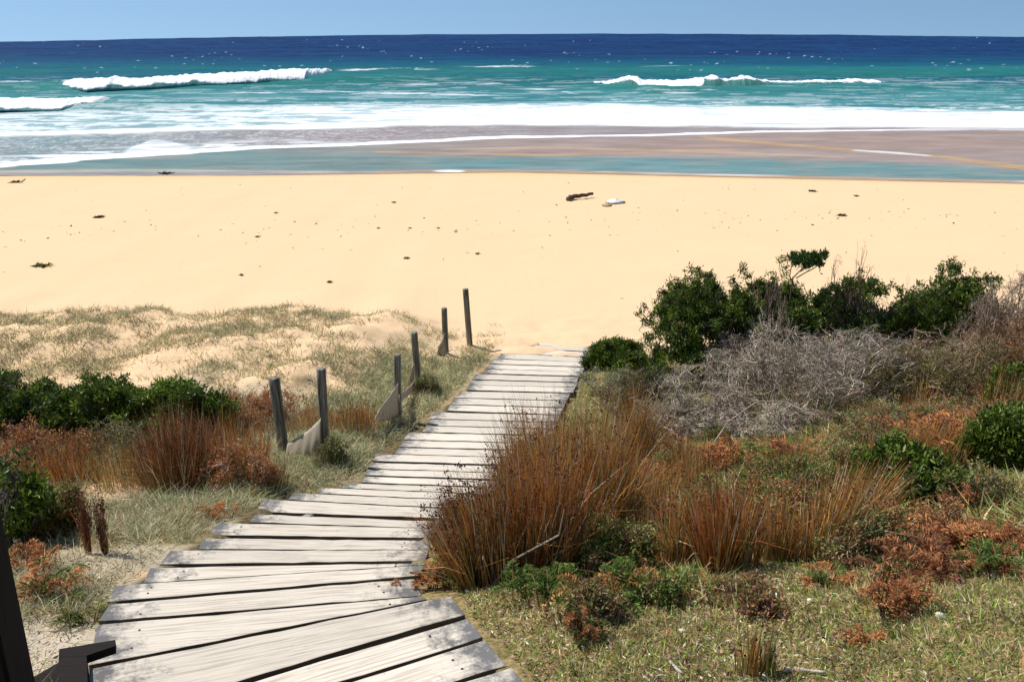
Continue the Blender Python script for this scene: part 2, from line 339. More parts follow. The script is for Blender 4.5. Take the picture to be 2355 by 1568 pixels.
streak([(850, 350), (1250, 357), (1400, 354), (1560, 346), (1700, 344)], [2, 4, 3, 3, 2], tan, .8)
streak([(1000, 344), (1300, 340), (1700, 352), (1950, 362)], [2, 4, 4, 2], J([.47, .33, .22]), .5)
streak([(-2000, 400), (0, 394), (300, 392), (800, 396)], [4, 6, 6, 2], J([.40, .36, .30]), .8)
streak([(850, 396), (1000, 393), (1400, 399), (2000, 411), (2600, 425)], [3, 4, 4, 4, 3], tan, .8)
foam = np.zeros(len(U))
def addfoam(m): 
    global foam; foam = np.maximum(foam, np.clip(m, 0, 1))
# the wide wash band: lace on the left, solid white on the right
body = sm(-2, 2, Vv-topb-(n2-.5)*6)*sm(3, -2, Vv-lowb-(n2-.5)*4)
dens = sm(350, 1150, U)*.42 + sm(.38, .55, n2+ (n4-.5)*.7)*.4 + .34
dens = dens*lerp(1, sm(0, 14, Vv-topb)*.5+.5, .8)
addfoam(body*np.clip(dens, 0, 1))
addfoam(streak([(-2000, 335), (0, 313), (588, 297), (1000, 284), (1400, 279)], [8, 8, 7, 8, 6], c.mean(0), 0)*0)
m = (1-sm(3, 5, np.abs(Vv-(lowb-5)-(n2-.5)*3))); addfoam(m*.98)
m = (1-sm(1.2, 3.0, np.abs(Vv-pl([(1350, 268), (1700, 285), (2354, 292), (4000, 298)])-(n2-.5)*4)))*sm(1300, 1450, U)*sm(.35, .5, n1); foam = foam*(1-.45*m)
lace = (1-sm(.03, .10, np.abs(n2-.5)))*.75                       # cellular foam netting
addfoam(lace*sm(topb-26, topb-2, Vv)*(Vv < topb+4)*sm(.46, .6, n1)*.8)
addfoam((1-sm(.02, .07, np.abs(n4-.5)))*zone*(Vv < l2)*.35*(1-sm(500, 1500, U)))
th = np.interp(U, [-2000, 0, 225, 588, 1177, 2354], [14, 8, 11, 6, 3.6, 3])
l2m = 1-sm(th*.5, th*.5+1.5, np.abs(Vv-l2-(n2-.5)*5)); addfoam(l2m*(1-sm(1900, 2200, U)*.6))
addfoam((1-sm(0, 16, np.abs(Vv-l2+9)))*sm(.48, .58, n2)*.8*(1-sm(500, 1000, U)))
fan = sm(0, 5, Vv-np.interp(U, [280, 355, 440], [344, 318, 333]))*(Vv < l2+2)*sm(275, 300, U)*(1-sm(430, 460, U)); addfoam(fan*(.55+.45*sm(.4, .6, n2)))
addfoam(streak([(1950, 345), (2040, 350), (2150, 359)], [1.5, 3, 1.5], c[0]*0+.45, 1)*.35)
addfoam(streak([(990, 394), (1030, 393.5), (1075, 394)], [1, 3, 1], J([.7]*3), 1)*.8)
addfoam((1-sm(.8, 2, np.abs(Vv-shore+1.5)))*sm(.56, .64, n1)*.4)
# thin foam drifting behind and before the breakers
for (pts, t, s) in (([(660, 207), (800, 213), (1000, 217), (1177, 223)], 3, .7), ([(500, 212), (640, 216), (800, 214)], 2, .6), ([(1177, 205), (1280, 207), (1350, 222)], 2, .6), ([(760, 166), (900, 162), (1020, 166)], 2.5, .8), ([(-300, 196), (0, 191), (110, 189)], 2.5, .8),
        ([(1040, 152), (1100, 158), (1250, 155)], 2, .7), ([(1400, 213), (1600, 214), (1700, 209)], 2.5, .6), ([(1450, 158), (1600, 155)], 1.5, .5), ([(2060, 195), (2200, 190), (2354, 192)], 1.5, .5), ([(1740, 188), (1830, 193), (1960, 189)], 2, .6), ([(900, 196), (1100, 190), (1200, 196)], 1.5, .5)):
    addfoam(streak(pts, t, c[0], 0, 6)*0); xs = [a for a, b in pts]
    m = (1-sm(t*.5, t*.5+1.5, np.abs(Vv-pl(pts)-(n2-.5)*9)))*sm(xs[0], xs[0]+60, U)*(1-sm(xs[-1]-60, xs[-1], U)); addfoam(m*s*sm(.38, .55, n2))
addfoam(sm(.57, .63, n2)*sm(168, 190, Vv)*(1-sm(235, 245, Vv))*.22)
near = (Vv > 84) & (Vv < 172) & (np.abs(U-1177) < 1900); ni = np.where(near)[0]
rr = np.random.default_rng(8)
for k in range(260):                                             # whitecaps out at sea
    v0 = 88+78*rr.random()**.9; u0 = (rr.uniform(-700, 3050) if k % 4 == 0 else np.clip(u0+rr.normal(0, 60), -700, 3050)); v0 = v0 if k % 4 == 0 else np.clip(vprev+rr.normal(0, 7), 86, 168); vprev = v0; a = rr.uniform(.8, 3.8)*(.4+(v0-80)/90); b = a*.16+.25
    if k > 225: v0 = rr.uniform(150, 168); a *= 2
    sel = ni[(np.abs(U[ni]-u0) < 20) & (np.abs(Vv[ni]-v0) < 7)]
    addm = 1-sm(.6, 1.3, np.hypot((U[sel]-u0)/a, (Vv[sel]-v0+(U[sel]-u0)*rr.uniform(-.2, .2))/b)); foam[sel] = np.maximum(foam[sel], addm*rr.uniform(.15, .6))
fcol = lerp(J([.50, .60, .64]), J([.86, .87, .88]), np.clip(sm(.36, .56, n2*.6+n4*.4)*.75+.15+.5*sm(6, 24, Vv-topb)*sm(500, 1200, U), 0, 1)[:, None])
fcol = lerp(fcol, J([.86, .87, .88]), sm(.0, 3, Vv-lowb+14)[:, None]*.6)
c = lerp(c, fcol, foam[:, None])
# relief: swell, chop, and the standing faces of the breakers
amp = sm(40, 60, D)
Z = Z0 + .10*amp*(fbm(X*.09, Y*.5, 90, 4)-.5)*2 + .28*sm(90, 170, D)*(fbm(X*.04, Y*.11, 95, 3)-.5)*2 + .05*foam*sm(44, 60, D)
faces = [([(-400, 205), (0, 205), (150, 203), (450, 196), (760, 184), (950, 180), (1100, 180)], .3, [.5, .8, 1, 1, 1, .5, 0]),
         ([(1280, 208), (1400, 206), (1500, 208), (1650, 206), (1800, 207), (2000, 204), (2200, 202), (2600, 206)], .3, [0, .7, 1, .9, .6, .6, .4, .1]),
         ([(-500, 252), (0, 250), (200, 250), (460, 246), (560, 244)], .28, [1, 1, .9, .5, 0]),
         ([(-500, 158), (800, 172), (1177, 170), (1500, 166), (2354, 166), (3000, 168)], .35, [0, .3, .9, .8, .9, .6])]
for pts, h, w in faces:
    xs = [a for a, b in pts]; v0 = pl(pts); dd = Vv-v0; ww = np.interp(U, xs, w, left=0, right=0)
    prof = np.where(dd < 0, np.exp(-(dd/14)**2), np.exp(-(dd/5)**2)); Z = Z + h*ww*prof*(.8+.4*n1)
    c = band(c, J([.025, .17, .15]), ww*np.exp(-((dd-1)/9)**2)*.75*(1-foam))
nr, nc = len(dist), len(az); I = np.arange(nr*nc).reshape(nr, nc)
Q = np.stack([I[:-1, :-1], I[1:, :-1], I[1:, 1:], I[:-1, 1:]], -1).reshape(-1, 4)
# the sheet ends where it has run up the sand
keepq = (Vv[Q] < shore[Q]+3).any(1); Q = Q[keepq]
gz = H(X, Y); zz = np.where(Y < 60, np.maximum(Z, gz+.012), Z)
u, q = sub(Q)
tag(obj('sea_water', mesh('sea_water', np.stack([X, Y, zz], 1)[u], q, None, M_WATER, c[u], True, foam[u])), kind='structure')

def breaker(label, top, bot, base_l, seed):
    """a standing wave: green face from its foot, white water over the crest and down its back"""
    x0, x1 = bot[0][0], bot[-1][0]; n = int((x1-x0)/1.3)+2; us = np.linspace(x0, x1, n); K = 30; P = np.zeros((n, K, 3)); colr = np.zeros((n, K, 3))
    o_ = np.ones(n); vb = np.interp(us, *zip(*bot))+(fbm(us*.07, o_, seed, 4)-.5)*5; vt = np.interp(us, *zip(*top))+(fbm(us*.14, o_*5, seed+3, 4)-.5)*4.5; vs_ = np.interp(us, *zip(*base_l))
    vt = np.minimum(vt, vs_-1.0); endf = sm(x0, x0+25, us)*(1-sm(x1-25, x1, us))
    for i, u_ in enumerate(us):
        a = PITCH-math.atan((CY-vs_[i])/F); t = math.tan(a); d = RE*(t-math.sqrt(max(t*t-2*ZC/RE, 0))); p0 = at_y(u_, vs_[i], d); run = 3.0; p1 = at_y(u_, vt[i], d+run); h = max(p1[2]-p0[2], .05)
        for k in range(K):
            s_ = k/(K-1)*math.pi; P[i, k] = (p0[0]*(1+run*(1-math.cos(s_))*.5/d), d+run*(1-math.cos(s_)), p0[2]-.12+(h*max(endf[i], .02)+.10)*math.sin(s_)**.9-.1*(1-endf[i]))
    nn = fbm(P[..., 0]*1.2, P[..., 1]*1.4, seed+9, 4)-.5; P[..., 2] += nn*.22*np.minimum(1, (P[..., 2]-P[:, :1, 2])*2)*endf[:, None]
    _, vv = project(P); wht = sm(1.5, -1.5, vv-vb[:, None]-(fbm(P[..., 0]*1.5, P[..., 1]*1.5+P[..., 2]*3, seed+20, 4)-.5)*9); wht[:, K//2:] = np.maximum(wht[:, K//2:], 1-sm(K*.6, K*.8, np.arange(K)[K//2:])[None])
    colr = lerp(lerp(J([.05, .19, .205]), J([.026, .14, .125]), sm(0, 6, np.arange(K))[None, :, None]*np.ones((n, 1, 1))), J([.88, .89, .90]), (wht*(.25+.75*endf[:, None]))[..., None])
    I = np.arange(n*K).reshape(n, K); q = np.stack([I[:-1, :-1], I[1:, :-1], I[1:, 1:], I[:-1, 1:]], -1).reshape(-1, 4)
    tag(obj('breaking_wave', mesh('breaking_wave', P.reshape(-1, 3), q, None, M_FOAM, colr.reshape(-1, 3), True)), label, 'wave', 'waves breaking off the beach')
breaker('long white crest of a wave breaking at the left, out past the wash', [(118, 190), (150, 184), (235, 181), (245, 175), (255, 181), (300, 182), (430, 173), (440, 170), (460, 172), (600, 164), (640, 161), (740, 159), (765, 162)],
        [(118, 192), (150, 197), (200, 206), (240, 200), (250, 196), (300, 198), (345, 195), (350, 191), (430, 190), (440, 182), (460, 189), (520, 193), (560, 186), (590, 189), (595, 182), (640, 181), (690, 186), (740, 174), (765, 164)], [(118, 193), (200, 207), (300, 203), (450, 197), (600, 191), (700, 186), (765, 168)], 201)
breaker('low white roll of foam at the left edge, just behind the wide wash', [(-180, 226), (0, 229), (30, 228), (60, 232), (110, 231), (150, 229), (210, 227), (222, 232)], [(-180, 248), (0, 249), (60, 246), (110, 250), (145, 249), (170, 238), (222, 236)], [(-180, 252), (140, 251), (222, 240)], 211)
breaker('breaking wave at the right with one thick white block and thin broken crests beside it', [(1350, 198), (1400, 190), (1440, 181), (1452, 176), (1470, 177), (1480, 184), (1500, 186), (1560, 187), (1617, 182), (1632, 179), (1645, 174), (1665, 181), (1690, 182), (1715, 175), (1735, 177), (1765, 187), (1850, 190), (1890, 186), (1940, 188), (1990, 182), (2005, 185), (2045, 189), (2100, 194)],
        [(1350, 198), (1400, 191.5), (1440, 184), (1455, 184), (1475, 199), (1500, 203), (1550, 210), (1570, 204), (1600, 206), (1617, 194), (1624, 181), (1645, 183), (1690, 184), (1720, 183), (1745, 181), (1765, 187.5), (1850, 190.5), (1890, 188), (1935, 189), (1985, 188), (2005, 193), (2040, 195), (2055, 190), (2100, 194)], [(1350, 200), (1450, 206), (1550, 212), (1700, 208), (1850, 204), (2040, 201), (2100, 199)], 221)

# ------------------------------------------------------------------ boardwalk
bw = thing('boardwalk', 'weathered pale timber boardwalk of cross planks stepping down to the beach', 'boardwalk', (0, 0, 0))
def surf(px, py):
    d = ray(px, py); t = np.linspace(1, 30, 8000); P = np.array([0, 0, ZC])+d*t[:, None]; b = P[:, 2] < walk_z(P[:, 1]); return P[int(np.argmax(b))]
foot = []
def plank(cs, level=True, dz=0.0, th=.055, nails=False):
    if level:
        zc = np.mean([surf(*p)[2] for p in cs]); P = [at_z(*p, zc) for p in cs]
    else: P = [surf(*p)+np.array([0, 0, dz]) for p in cs]
    P = np.array(P); foot.append(P)
    o = P.mean(0); ex = P[1]-P[0]; ex /= np.linalg.norm(ex); nz = np.cross(ex, P[0]-P[3]); nz /= np.linalg.norm(nz); ey = np.cross(nz, ex)
    B = Matrix(((*[ex[0], ey[0], nz[0]],), (*[ex[1], ey[1], nz[1]],), (*[ex[2], ey[2], nz[2]],)))
    L = (P-o) @ np.stack([ex, ey, nz], 1)
    import bmesh
    bm = bmesh.new(); N = 14; tops = []
    rg = np.random.default_rng(len(foot)+50)
    rowsv = []
    for k in range(N+1):
        t = k/N; f = lerp(L[0], L[1], t); n_ = lerp(L[3], L[2], t); w1, w2 = rg.normal(0, .0013, 2)
        ztw = rg.normal(0, .0012)
        jx = rg.normal(0, .004) if k in (0, N) else 0
        rowsv.append([bm.verts.new((f[0]+jx, f[1]+w1, ztw)), bm.verts.new((n_[0]+jx, n_[1]+w2, ztw)), bm.verts.new((n_[0]+jx, n_[1]+w2, -th)), bm.verts.new((f[0]+jx, f[1]+w1, -th))])
    for a, b in zip(rowsv[:-1], rowsv[1:]):
        for i in range(4):
            j = (i+1) % 4; bm.faces.new((a[i], a[j], b[j], b[i]))
    bm.faces.new(rowsv[0][::-1]); bm.faces.new(rowsv[-1])
    bmesh.ops.recalc_face_normals(bm, faces=bm.faces)
    ed = [e for e in bm.edges if len(e.link_faces) == 2 and e.link_faces[0].normal.dot(e.link_faces[1].normal) < .5]
    bmesh.ops.bevel(bm, geom=ed, offset=.005, segments=2, affect='EDGES', profile=.6)
    bm.normal_update()
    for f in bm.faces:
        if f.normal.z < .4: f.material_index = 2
    if nails:
        # a pair of nails over each bearer, some hidden under dirt
        w = np.linalg.norm(L[0]-L[3])
        for sx in (.12, .88):
            for sy in (.28, .72):
                if rg.random() < .3: continue
                c_ = lerp(lerp(L[0], L[1], sx), lerp(L[3], L[2], sx), sy) + np.array([rg.normal(0, .01), rg.normal(0, .006), .0018])
                r = bmesh.ops.create_circle(bm, cap_ends=True, segments=8, radius=.0055, matrix=Matrix.Translation(c_))
                for f in {f for v in r['verts'] for f in v.link_faces}: f.material_index = 1
    me = bpy.data.meshes.new('plank'); bm.to_mesh(me); bm.free(); me.materials.append(M_BOARD); me.materials.append(M_NAIL); me.materials.append(M_EDGE_SHADE)
    ob = obj('plank', me, bw); ob.matrix_world = Matrix.Translation(o) @ B.to_4x4()
    return ob
near_planks = [
 [(340, 1888), (1232, 1610), (1300, 1700), (400, 1990)], [(290, 1806), (1170, 1535), (1228, 1602), (335, 1880)],
 [(250, 1742), (1117, 1470), (1165, 1528), (285, 1799)], [(214, 1674), (1073, 1421), (1110, 1464), (245, 1735)],
 [(201, 1538), (1036, 1370), (1069, 1412), (206, 1664)], [(221, 1436), (973, 1370), (983, 1377), (201, 1530)],
 [(249, 1389), (954, 1329), (972, 1368), (223, 1428)], [(264, 1345), (979, 1298), (963, 1322), (251, 1382)],
 [(345, 1305), (985, 1293), (981, 1297), (330, 1340)], [(394, 1265), (987, 1264), (978, 1288), (368, 1297)],
 [(470, 1237), (989, 1242), (987, 1263), (458, 1262)], [(500, 1201), (1003, 1215), (991, 1236), (480, 1229)],
 [(588, 1182), (1010, 1198), (1004, 1214), (572, 1200)], [(606, 1147), (1042, 1170), (1014, 1191), (585, 1175)],
 [(678, 1133), (1080, 1151), (1048, 1168), (663, 1148)], [(740, 1121), (1112, 1136), (1082, 1150), (728, 1133)],
 [(797, 1111), (1150, 1121), (1125, 1135), (783, 1121)]]
for i, p in enumerate(near_planks): plank(p, True, nails=True)
mods = [((868, 1045), (1226, 1054), (1150, 1120), (830, 1109), 4), ((940, 994), (1263, 1002), (1232, 1052), (904, 1043), 3), ((999, 947), (1289, 954), (1265, 1001), (970, 993), 3),
        ((1053, 899), (1313, 904), (1290, 953), (1027, 944), 3), ((1094, 860), (1334, 867), (1318, 902), (1072, 897), 3), ((1133, 826), (1352, 834), (1337, 865), (1112, 859), 3), ((1163, 797), (1358, 811), (1356, 833), (1146, 824), 2)]
for (a, b, c_, d_, n) in mods:
    a, b, c_, d_ = map(np.array, (a, b, c_, d_)); g = .03
    for k in range(n):
        t0, t1 = k/n+(g if k else 0), (k+1)/n-g*.5
        jl = R_.uniform(-3, 3); jr = R_.uniform(-3, 3)
        plank([tuple(lerp(a, d_, t0)+(jl, 0)), tuple(lerp(b, c_, t0)+(jr, 0)), tuple(lerp(b, c_, t1)+(jr, 0)), tuple(lerp(a, d_, t1)+(jl, 0))], False, dz=R_.normal(0, .004))
plank([(1200, 781), (1373, 785), (1368, 795), (1192, 790)], False, -.015); plank([(1184, 791), (1367, 797), (1362, 807), (1172, 795)], False, -.01)
# bearers carrying the planks at both sides, and short stumps at the ends of the sections
def box_between(name, p, q, w, h, mat, parent):
    p, q = np.array(p), np.array(q); ex = q-p; L = np.linalg.norm(ex); ex /= L; ey = np.cross([0, 0, 1], ex) if abs(ex[2]) < .99 else np.array([0., 1., 0.]); ey /= np.linalg.norm(ey); ez = np.cross(ex, ey)
    import bmesh
    bm = bmesh.new(); bmesh.ops.create_cube(bm, size=1); bmesh.ops.scale(bm, vec=(L, w, h), verts=bm.verts)
    bmesh.ops.bevel(bm, geom=bm.edges[:], offset=min(w, h)*.08, segments=2, affect='EDGES')
    me = bpy.data.meshes.new(name); bm.to_mesh(me); bm.free(); me.materials.append(mat); o = obj(name, me, parent)
    o.matrix_world = Matrix.Translation((p+q)/2) @ Matrix(((ex[0], ey[0], ez[0]), (ex[1], ey[1], ez[1]), (ex[2], ey[2], ez[2]))).to_4x4(); return o
fs = sorted(foot, key=lambda P: P[:, 1].mean())
for s in (0, 1):
    ks = list(range(0, len(fs)-1, 5))+[len(fs)-1]
    pts = []
    for k in ks:
        P = fs[k]; l_, r_ = (P[0]+P[3])/2, (P[1]+P[2])/2; pts.append(lerp(l_, r_, .12 if s == 0 else .88)-np.array([0, 0, .15]))
    for a, b in zip(pts[:-1], pts[1:]): box_between('bearer', a, b, .07, .14, M_POST, bw)
# sand drifted over the last boards
def lump(name, cx, cy, rx, ry, h, mat, colr, seed, n=40):
    t = np.linspace(-1, 1, n); a, b = np.meshgrid(t, t); r = np.hypot(a, b)*(1+.5*(fbm(a*2+7, b*2+7, seed)-.5)); x = cx+a*rx; y = cy+b*ry
    z = np.maximum(walk_z(y), H(x, y)) + h*(1-sm(0, 1, r)) - .08*sm(.75, 1.0, r) + .02*(fbm(x*5, y*5, seed, 3)-.5)
    I = np.arange(n*n).reshape(n, n); q = np.stack([I[:-1, :-1], I[:-1, 1:], I[1:, 1:], I[1:, :-1]], -1).reshape(-1, 4)
    return mesh(name, np.stack([x, y, z], -1).reshape(-1, 3), q, None, mat, np.tile(colr, (n*n, 1)), True)
for (px, py, rx, ry, h) in ((1215, 806, .62, .30, .05), (1170, 790, .5, .45, .07), (1300, 815, .3, .12, .03)):
    p = surf(px, py); tag(obj('drift_sand', lump('drift_sand', p[0], p[1], rx, ry, h, M_SAND, sand, int(px))), kind='structure')
p = surf(340, 1330); 

# ------------------------------------------------------------------ vegetation generators
def unit(v): return v/np.maximum(np.linalg.norm(v, axis=-1, keepdims=True), 1e-9)
def blades(P, Dr, L, Wd, bend, colb, colt, rg, segs=2):
    """flat tapering blades: roots P, directions Dr (n,3), lengths L, widths Wd, droop bend"""
    n = len(P); L = np.broadcast_to(L, n); Wd = np.broadcast_to(Wd, n); Dr = unit(Dr)
    side = unit(np.cross(Dr, unit(rg.normal(size=(n, 3)))))
    h = Dr.copy(); h[:, 2] = 0; h = unit(h+rg.normal(0, .3, (n, 3))*[1, 1, 0])
    vs = []; cs = []
    for k in range(segs+1):
        t = k/segs; c_ = P + Dr*(L*t)[:, None] + (h*[1, 1, 0] - np.array([0, 0, .75]))*(L*np.broadcast_to(bend, n)*t*t)[:, None]
        cc = lerp(colb, colt, t)
        if k < segs:
            w = (Wd*(1-.55*t)*.5)[:, None]; vs += [c_-side*w, c_+side*w]; cs += [cc, cc]
        else: vs.append(c_); cs.append(cc)
    m = 2*segs+1; V = np.stack(vs, 1).reshape(-1, 3); Cc = np.stack([np.broadcast_to(x, (n, 3)) for x in cs], 1).reshape(-1, 3)
    b = (np.arange(n)*m)[:, None]; qs = [b+np.array([2*k, 2*k+1, 2*k+3, 2*k+2]) for k in range(segs-1)]
    q = np.concatenate(qs) if qs else np.zeros((0, 4), int); t_ = b+np.array([2*segs-2, 2*segs-1, 2*segs])
    return V, q, t_, Cc
def join(parts):
    V, q, t, c_ = [], [], [], []; o = 0
    for a, b, d, e in parts:
        V.append(a); q.append(b+o); t.append(d+o); c_.append(e); o += len(a)
    return np.concatenate(V), np.concatenate(q), np.concatenate(t), np.concatenate(c_)
def tubes(P, r0, r1, colr, sides=3):
    n, k, _ = P.shape; T = unit(np.gradient(P, axis=1)); ref = np.array([.31, .52, .79]); a = unit(np.cross(T, ref)); b = np.cross(T, a)
    rad = r0[:, None]+(r1-r0)[:, None]*np.linspace(0, 1, k)[None]
    ring = [P+(a*math.cos(2*math.pi*s/sides)+b*math.sin(2*math.pi*s/sides))*rad[..., None] for s in range(sides)]
    V = np.stack(ring, 2).reshape(-1, 3); base_ = (np.arange(n)*k*sides)[:, None, None]+(np.arange(k-1)*sides)[None, :, None]; s = np.arange(sides)[None, None]; s2 = (s+1) % sides
    q = np.stack([base_+s, base_+s2, base_+sides+s2, base_+sides+s], -1).reshape(-1, 4)
    return V, q, np.zeros((0, 3), int), np.repeat(np.broadcast_to(colr, (n, 3)), k*sides, axis=0)
def skeleton(rg, n0, counts, l0, ratio, spread, up, wig, rad, k=5):
    """branching twigs; returns list of levels (paths, r0, r1)"""
    th = rg.uniform(0, 2*math.pi, n0); sp = spread*np.sqrt(rg.random(n0)); d = np.stack([np.cos(th)*np.sin(sp), np.sin(th)*np.sin(sp), np.cos(sp)], 1)
    P0 = np.stack([rg.normal(0, .06, n0), rg.normal(0, .06, n0), np.zeros(n0)-.05], 1); L = l0*rg.uniform(.7, 1.15, n0); lev = []
    def grow(P0, d, L, r0):
        n = len(P0); pts = [P0]; dd = d.copy()
        for _ in range(k-1):
            dd = unit(dd+rg.normal(0, wig, (n, 3))+np.array([0, 0, up*.25])); pts.append(pts[-1]+dd*(L/(k-1))[:, None])
        return np.stack(pts, 1)
    r = np.full(n0, rad); P = grow(P0, d, L, r); lev.append((P, r, r*.55))
    for c_ in counts:
        n = len(P); m = n*c_; par = np.repeat(np.arange(n), c_); t = rg.uniform(.25, 1.0, m)*(k-1); i = np.minimum(t.astype(int), k-2); f = (t-i)[:, None]
        q0 = P[par, i]*(1-f)+P[par, i+1]*f; tan_ = unit(P[par, i+1]-P[par, i])
        dd = unit(tan_+rg.normal(0, .62, (m, 3))+np.array([0, 0, up])); L = np.repeat(L, c_)*ratio*rg.uniform(.6, 1.15, m); r = np.repeat(r, c_)*.52
        P = grow(q0, dd, L, r); lev.append((P, r, r*.5))
    return lev
def fit(lev, sx, sy, sz):
    A = np.concatenate([P.reshape(-1, 3) for P, _, _ in lev]); a = np.percentile(A, 3, axis=0); b = np.percentile(A, 97, axis=0); top = np.percentile(A[:, 2], 98)
    s = np.array([sx/(b[0]-a[0]), sy/(b[1]-a[1]), sz/top]); off = np.array([(a[0]+b[0])/2, (a[1]+b[1])/2, 0])
    hx = np.array([sx/2, sy/2]); out = []; ph = sx*7.3+sz*3.1
    for P, r0, r1 in lev:
        Q_ = (P-off)*s; e = Q_[..., :2]/hx; ez = (Q_[..., 2]/sz-.35)/.65; ez = np.where(ez > 0, ez, ez*.35); rr_ = np.sqrt(e[..., 0]**2+e[..., 1]**2+ez**2)+1e-6
        th = np.arctan2(e[..., 1], e[..., 0]); lim = .52+.95*fbm(np.cos(th)*2.4+9+ph, np.sin(th)*2.4+ez*3.2+9, 55, 3)**1.15; nr = np.where(rr_ > lim*.8, lim*.8+lim*.38*np.tanh((rr_-lim*.8)/.5), rr_); f_ = nr/rr_
        Q_[..., :2] = e*f_[..., None]*hx; Q_[..., 2] = np.where(ez > 0, (.35+.65*ez*f_)*sz, Q_[..., 2]); out.append((Q_, r0, r1))
    return out
def leaves(P, Dr, L, Wd, colr, rg):
    """pointed leaf: folded rhombus"""
    n = len(P); Dr = unit(Dr); s = unit(np.cross(Dr, unit(rg.normal(size=(n, 3))))); nn = np.cross(Dr, s); L = np.broadcast_to(L, n)[:, None]; Wd = np.broadcast_to(Wd, n)[:, None]
    a = P; b = P+Dr*L*.5+s*Wd*.5+nn*L*.05; c_ = P+Dr*L-nn*L*.06; d = P+Dr*L*.5-s*Wd*.5+nn*L*.05
    V = np.stack([a, b, c_, d], 1).reshape(-1, 3); o = (np.arange(n)*4)[:, None]; t = np.concatenate([o+np.array([0, 1, 2]), o+np.array([0, 2, 3])])
    return V, np.zeros((0, 4), int), t, np.repeat(colr, 4, axis=0)
def build(name, parts, mat, parent=None, smooth=False):
    V, q, t, c_ = join(parts); return obj(name, mesh(name, V, q, t, mat, c_, smooth), parent)
def jitter(colr, n, rg, s=.25):
    colr = np.asarray(colr, float); return np.clip(colr*(1+rg.normal(0, s, (n, 1)))*(1+rg.normal(0, s*.25, (n, 3))), 0, 1)
def pick(cols, w, n, rg, s=.2):
    i = rg.choice(len(cols), n, p=np.array(w)/sum(w)); return jitter(np.array(cols)[i], n, rg, s)
GREY, GREYL, BRN = (.20, .175, .155), (.36, .305, .235), (.15, .10, .065)

def green_shrub(label, px, base_py, top_py, wpx, seed, loc=None, dep=.8, y=None, dens=1.0, low=.30, tone=1.0, flat=0.0, group='green leaved shrubs on the dune'):
    rg = np.random.default_rng(seed); g = hit(px, base_py) if y is None else at_y(px, base_py, y); g[2] = float(H(g[0], g[1]))
    top = at_y(px, top_py, g[1]); h = top[2]-g[2]; dpt = math.hypot(g[1], ZC-g[2]); w = wpx/F*dpt
    root = thing('green_shrub', label, 'shrub', g, group)
    lev = fit(skeleton(rg, 10, [6, 5, 4], .6*h, .62, 1.0, .35, .28, .016), w*.93, w*dep, h*.95)
    build('branches', [tubes(P, a, b, jitter(lerp(np.array(BRN), np.array(GREY), .6), len(P), rg)) for P, a, b in lev], M_TWIG, root)
    # leaf rosettes standing at the twig ends, packed in clumps of their own
    Pt = lev[-1][0]; tip = Pt[:, -1]; dr = unit(Pt[:, -1]-Pt[:, -2]); nb = max(7, int(9*w*h)); 
    keep = (tip[:, 2] > h*low*rg.uniform(.7, 1.4, len(tip)))
    hole = fbm(tip[:, 0]*4.5+50+seed, tip[:, 2]*4.5+50, seed, 2)+ .3*(fbm(tip[:, 1]*5+20, tip[:, 2]*5+20, seed+1, 2)-.5); keep &= hole > (.40 if dens < 1.2 else .30)
    tip, dr = tip[keep], dr[keep]
    nper = int(22*dens); n = len(tip)*nper; cp = np.repeat(tip, nper, 0)+rg.normal(0, .028, (n, 3)); dd = unit(np.repeat(dr, nper, 0)*.6+rg.normal(0, .65, (n, 3))+[0, 0, .55])
    cp -= dd*rg.uniform(0, .05, (n, 1))
    hue = np.repeat(rg.random(len(tip)), nper); cl = lerp(np.array([.040, .075, .010]), np.array([.19, .26, .03]), (hue**1.6)[:, None])*tone
    cl = cl*(1+rg.normal(0, .25, (n, 1))); yl = rg.random(n) < .02; cl[yl] = (.30, .28, .06)
    build('leaves', [leaves(cp, dd, rg.uniform(.035, .07, n), rg.uniform(.012, .02, n), np.clip(cl, .004, 1), rg)], M_LEAF, root)
    return root
def twig_shrub(label, px, base_py, top_py, wpx, seed, colr=GREYL, n0=12, counts=(7, 6, 5), dep=.8, y=None, rad=.011, spread=1.15, wig=.34, group='bare twiggy shrubs', leaf=None, up=.12, mix=False):
    rg = np.random.default_rng(seed); g = hit(px, base_py) if y is None else at_y(px, base_py, y); g[2] = float(H(g[0], g[1]))
    top = at_y(px, top_py, g[1]); h = top[2]-g[2]; dpt = math.hypot(g[1], ZC-g[2]); w = wpx/F*dpt
    root = thing('bare_shrub', label, 'shrub', g, group)
    lev = fit(skeleton(rg, n0, list(counts), .55*h, .66, spread, up, wig, rad), w, w*dep, h)
    build('branches', [tubes(P, np.maximum(a, .0022), np.maximum(b, .0014), pick([np.minimum(np.array(colr)*1.5, .8), np.array(colr)*.9, BRN], [5, 3, 1.2], len(P), rg, .25)) for P, a, b in lev], M_TWIG, root)
    if leaf:
        Pt = lev[-1][0]; kk = rg.random(len(Pt)) < leaf[1]; tip = np.repeat(Pt[kk, -1], 12, 0); n = len(tip)
        build('leaves', [leaves(tip+rg.normal(0, .02, (n, 3)), rg.normal(size=(n, 3))+[0, 0, .5], .024, .009, (jitter(leaf[0], n, rg, .3) if not mix else np.repeat(pick([leaf[0], (.20, .24, .06), (.40, .24, .11), (.30, .13, .06)], [5, 2, 1.6, 1.2], n//12, rg, .3), 12, 0)), rg)], M_LEAF, root)
    return root
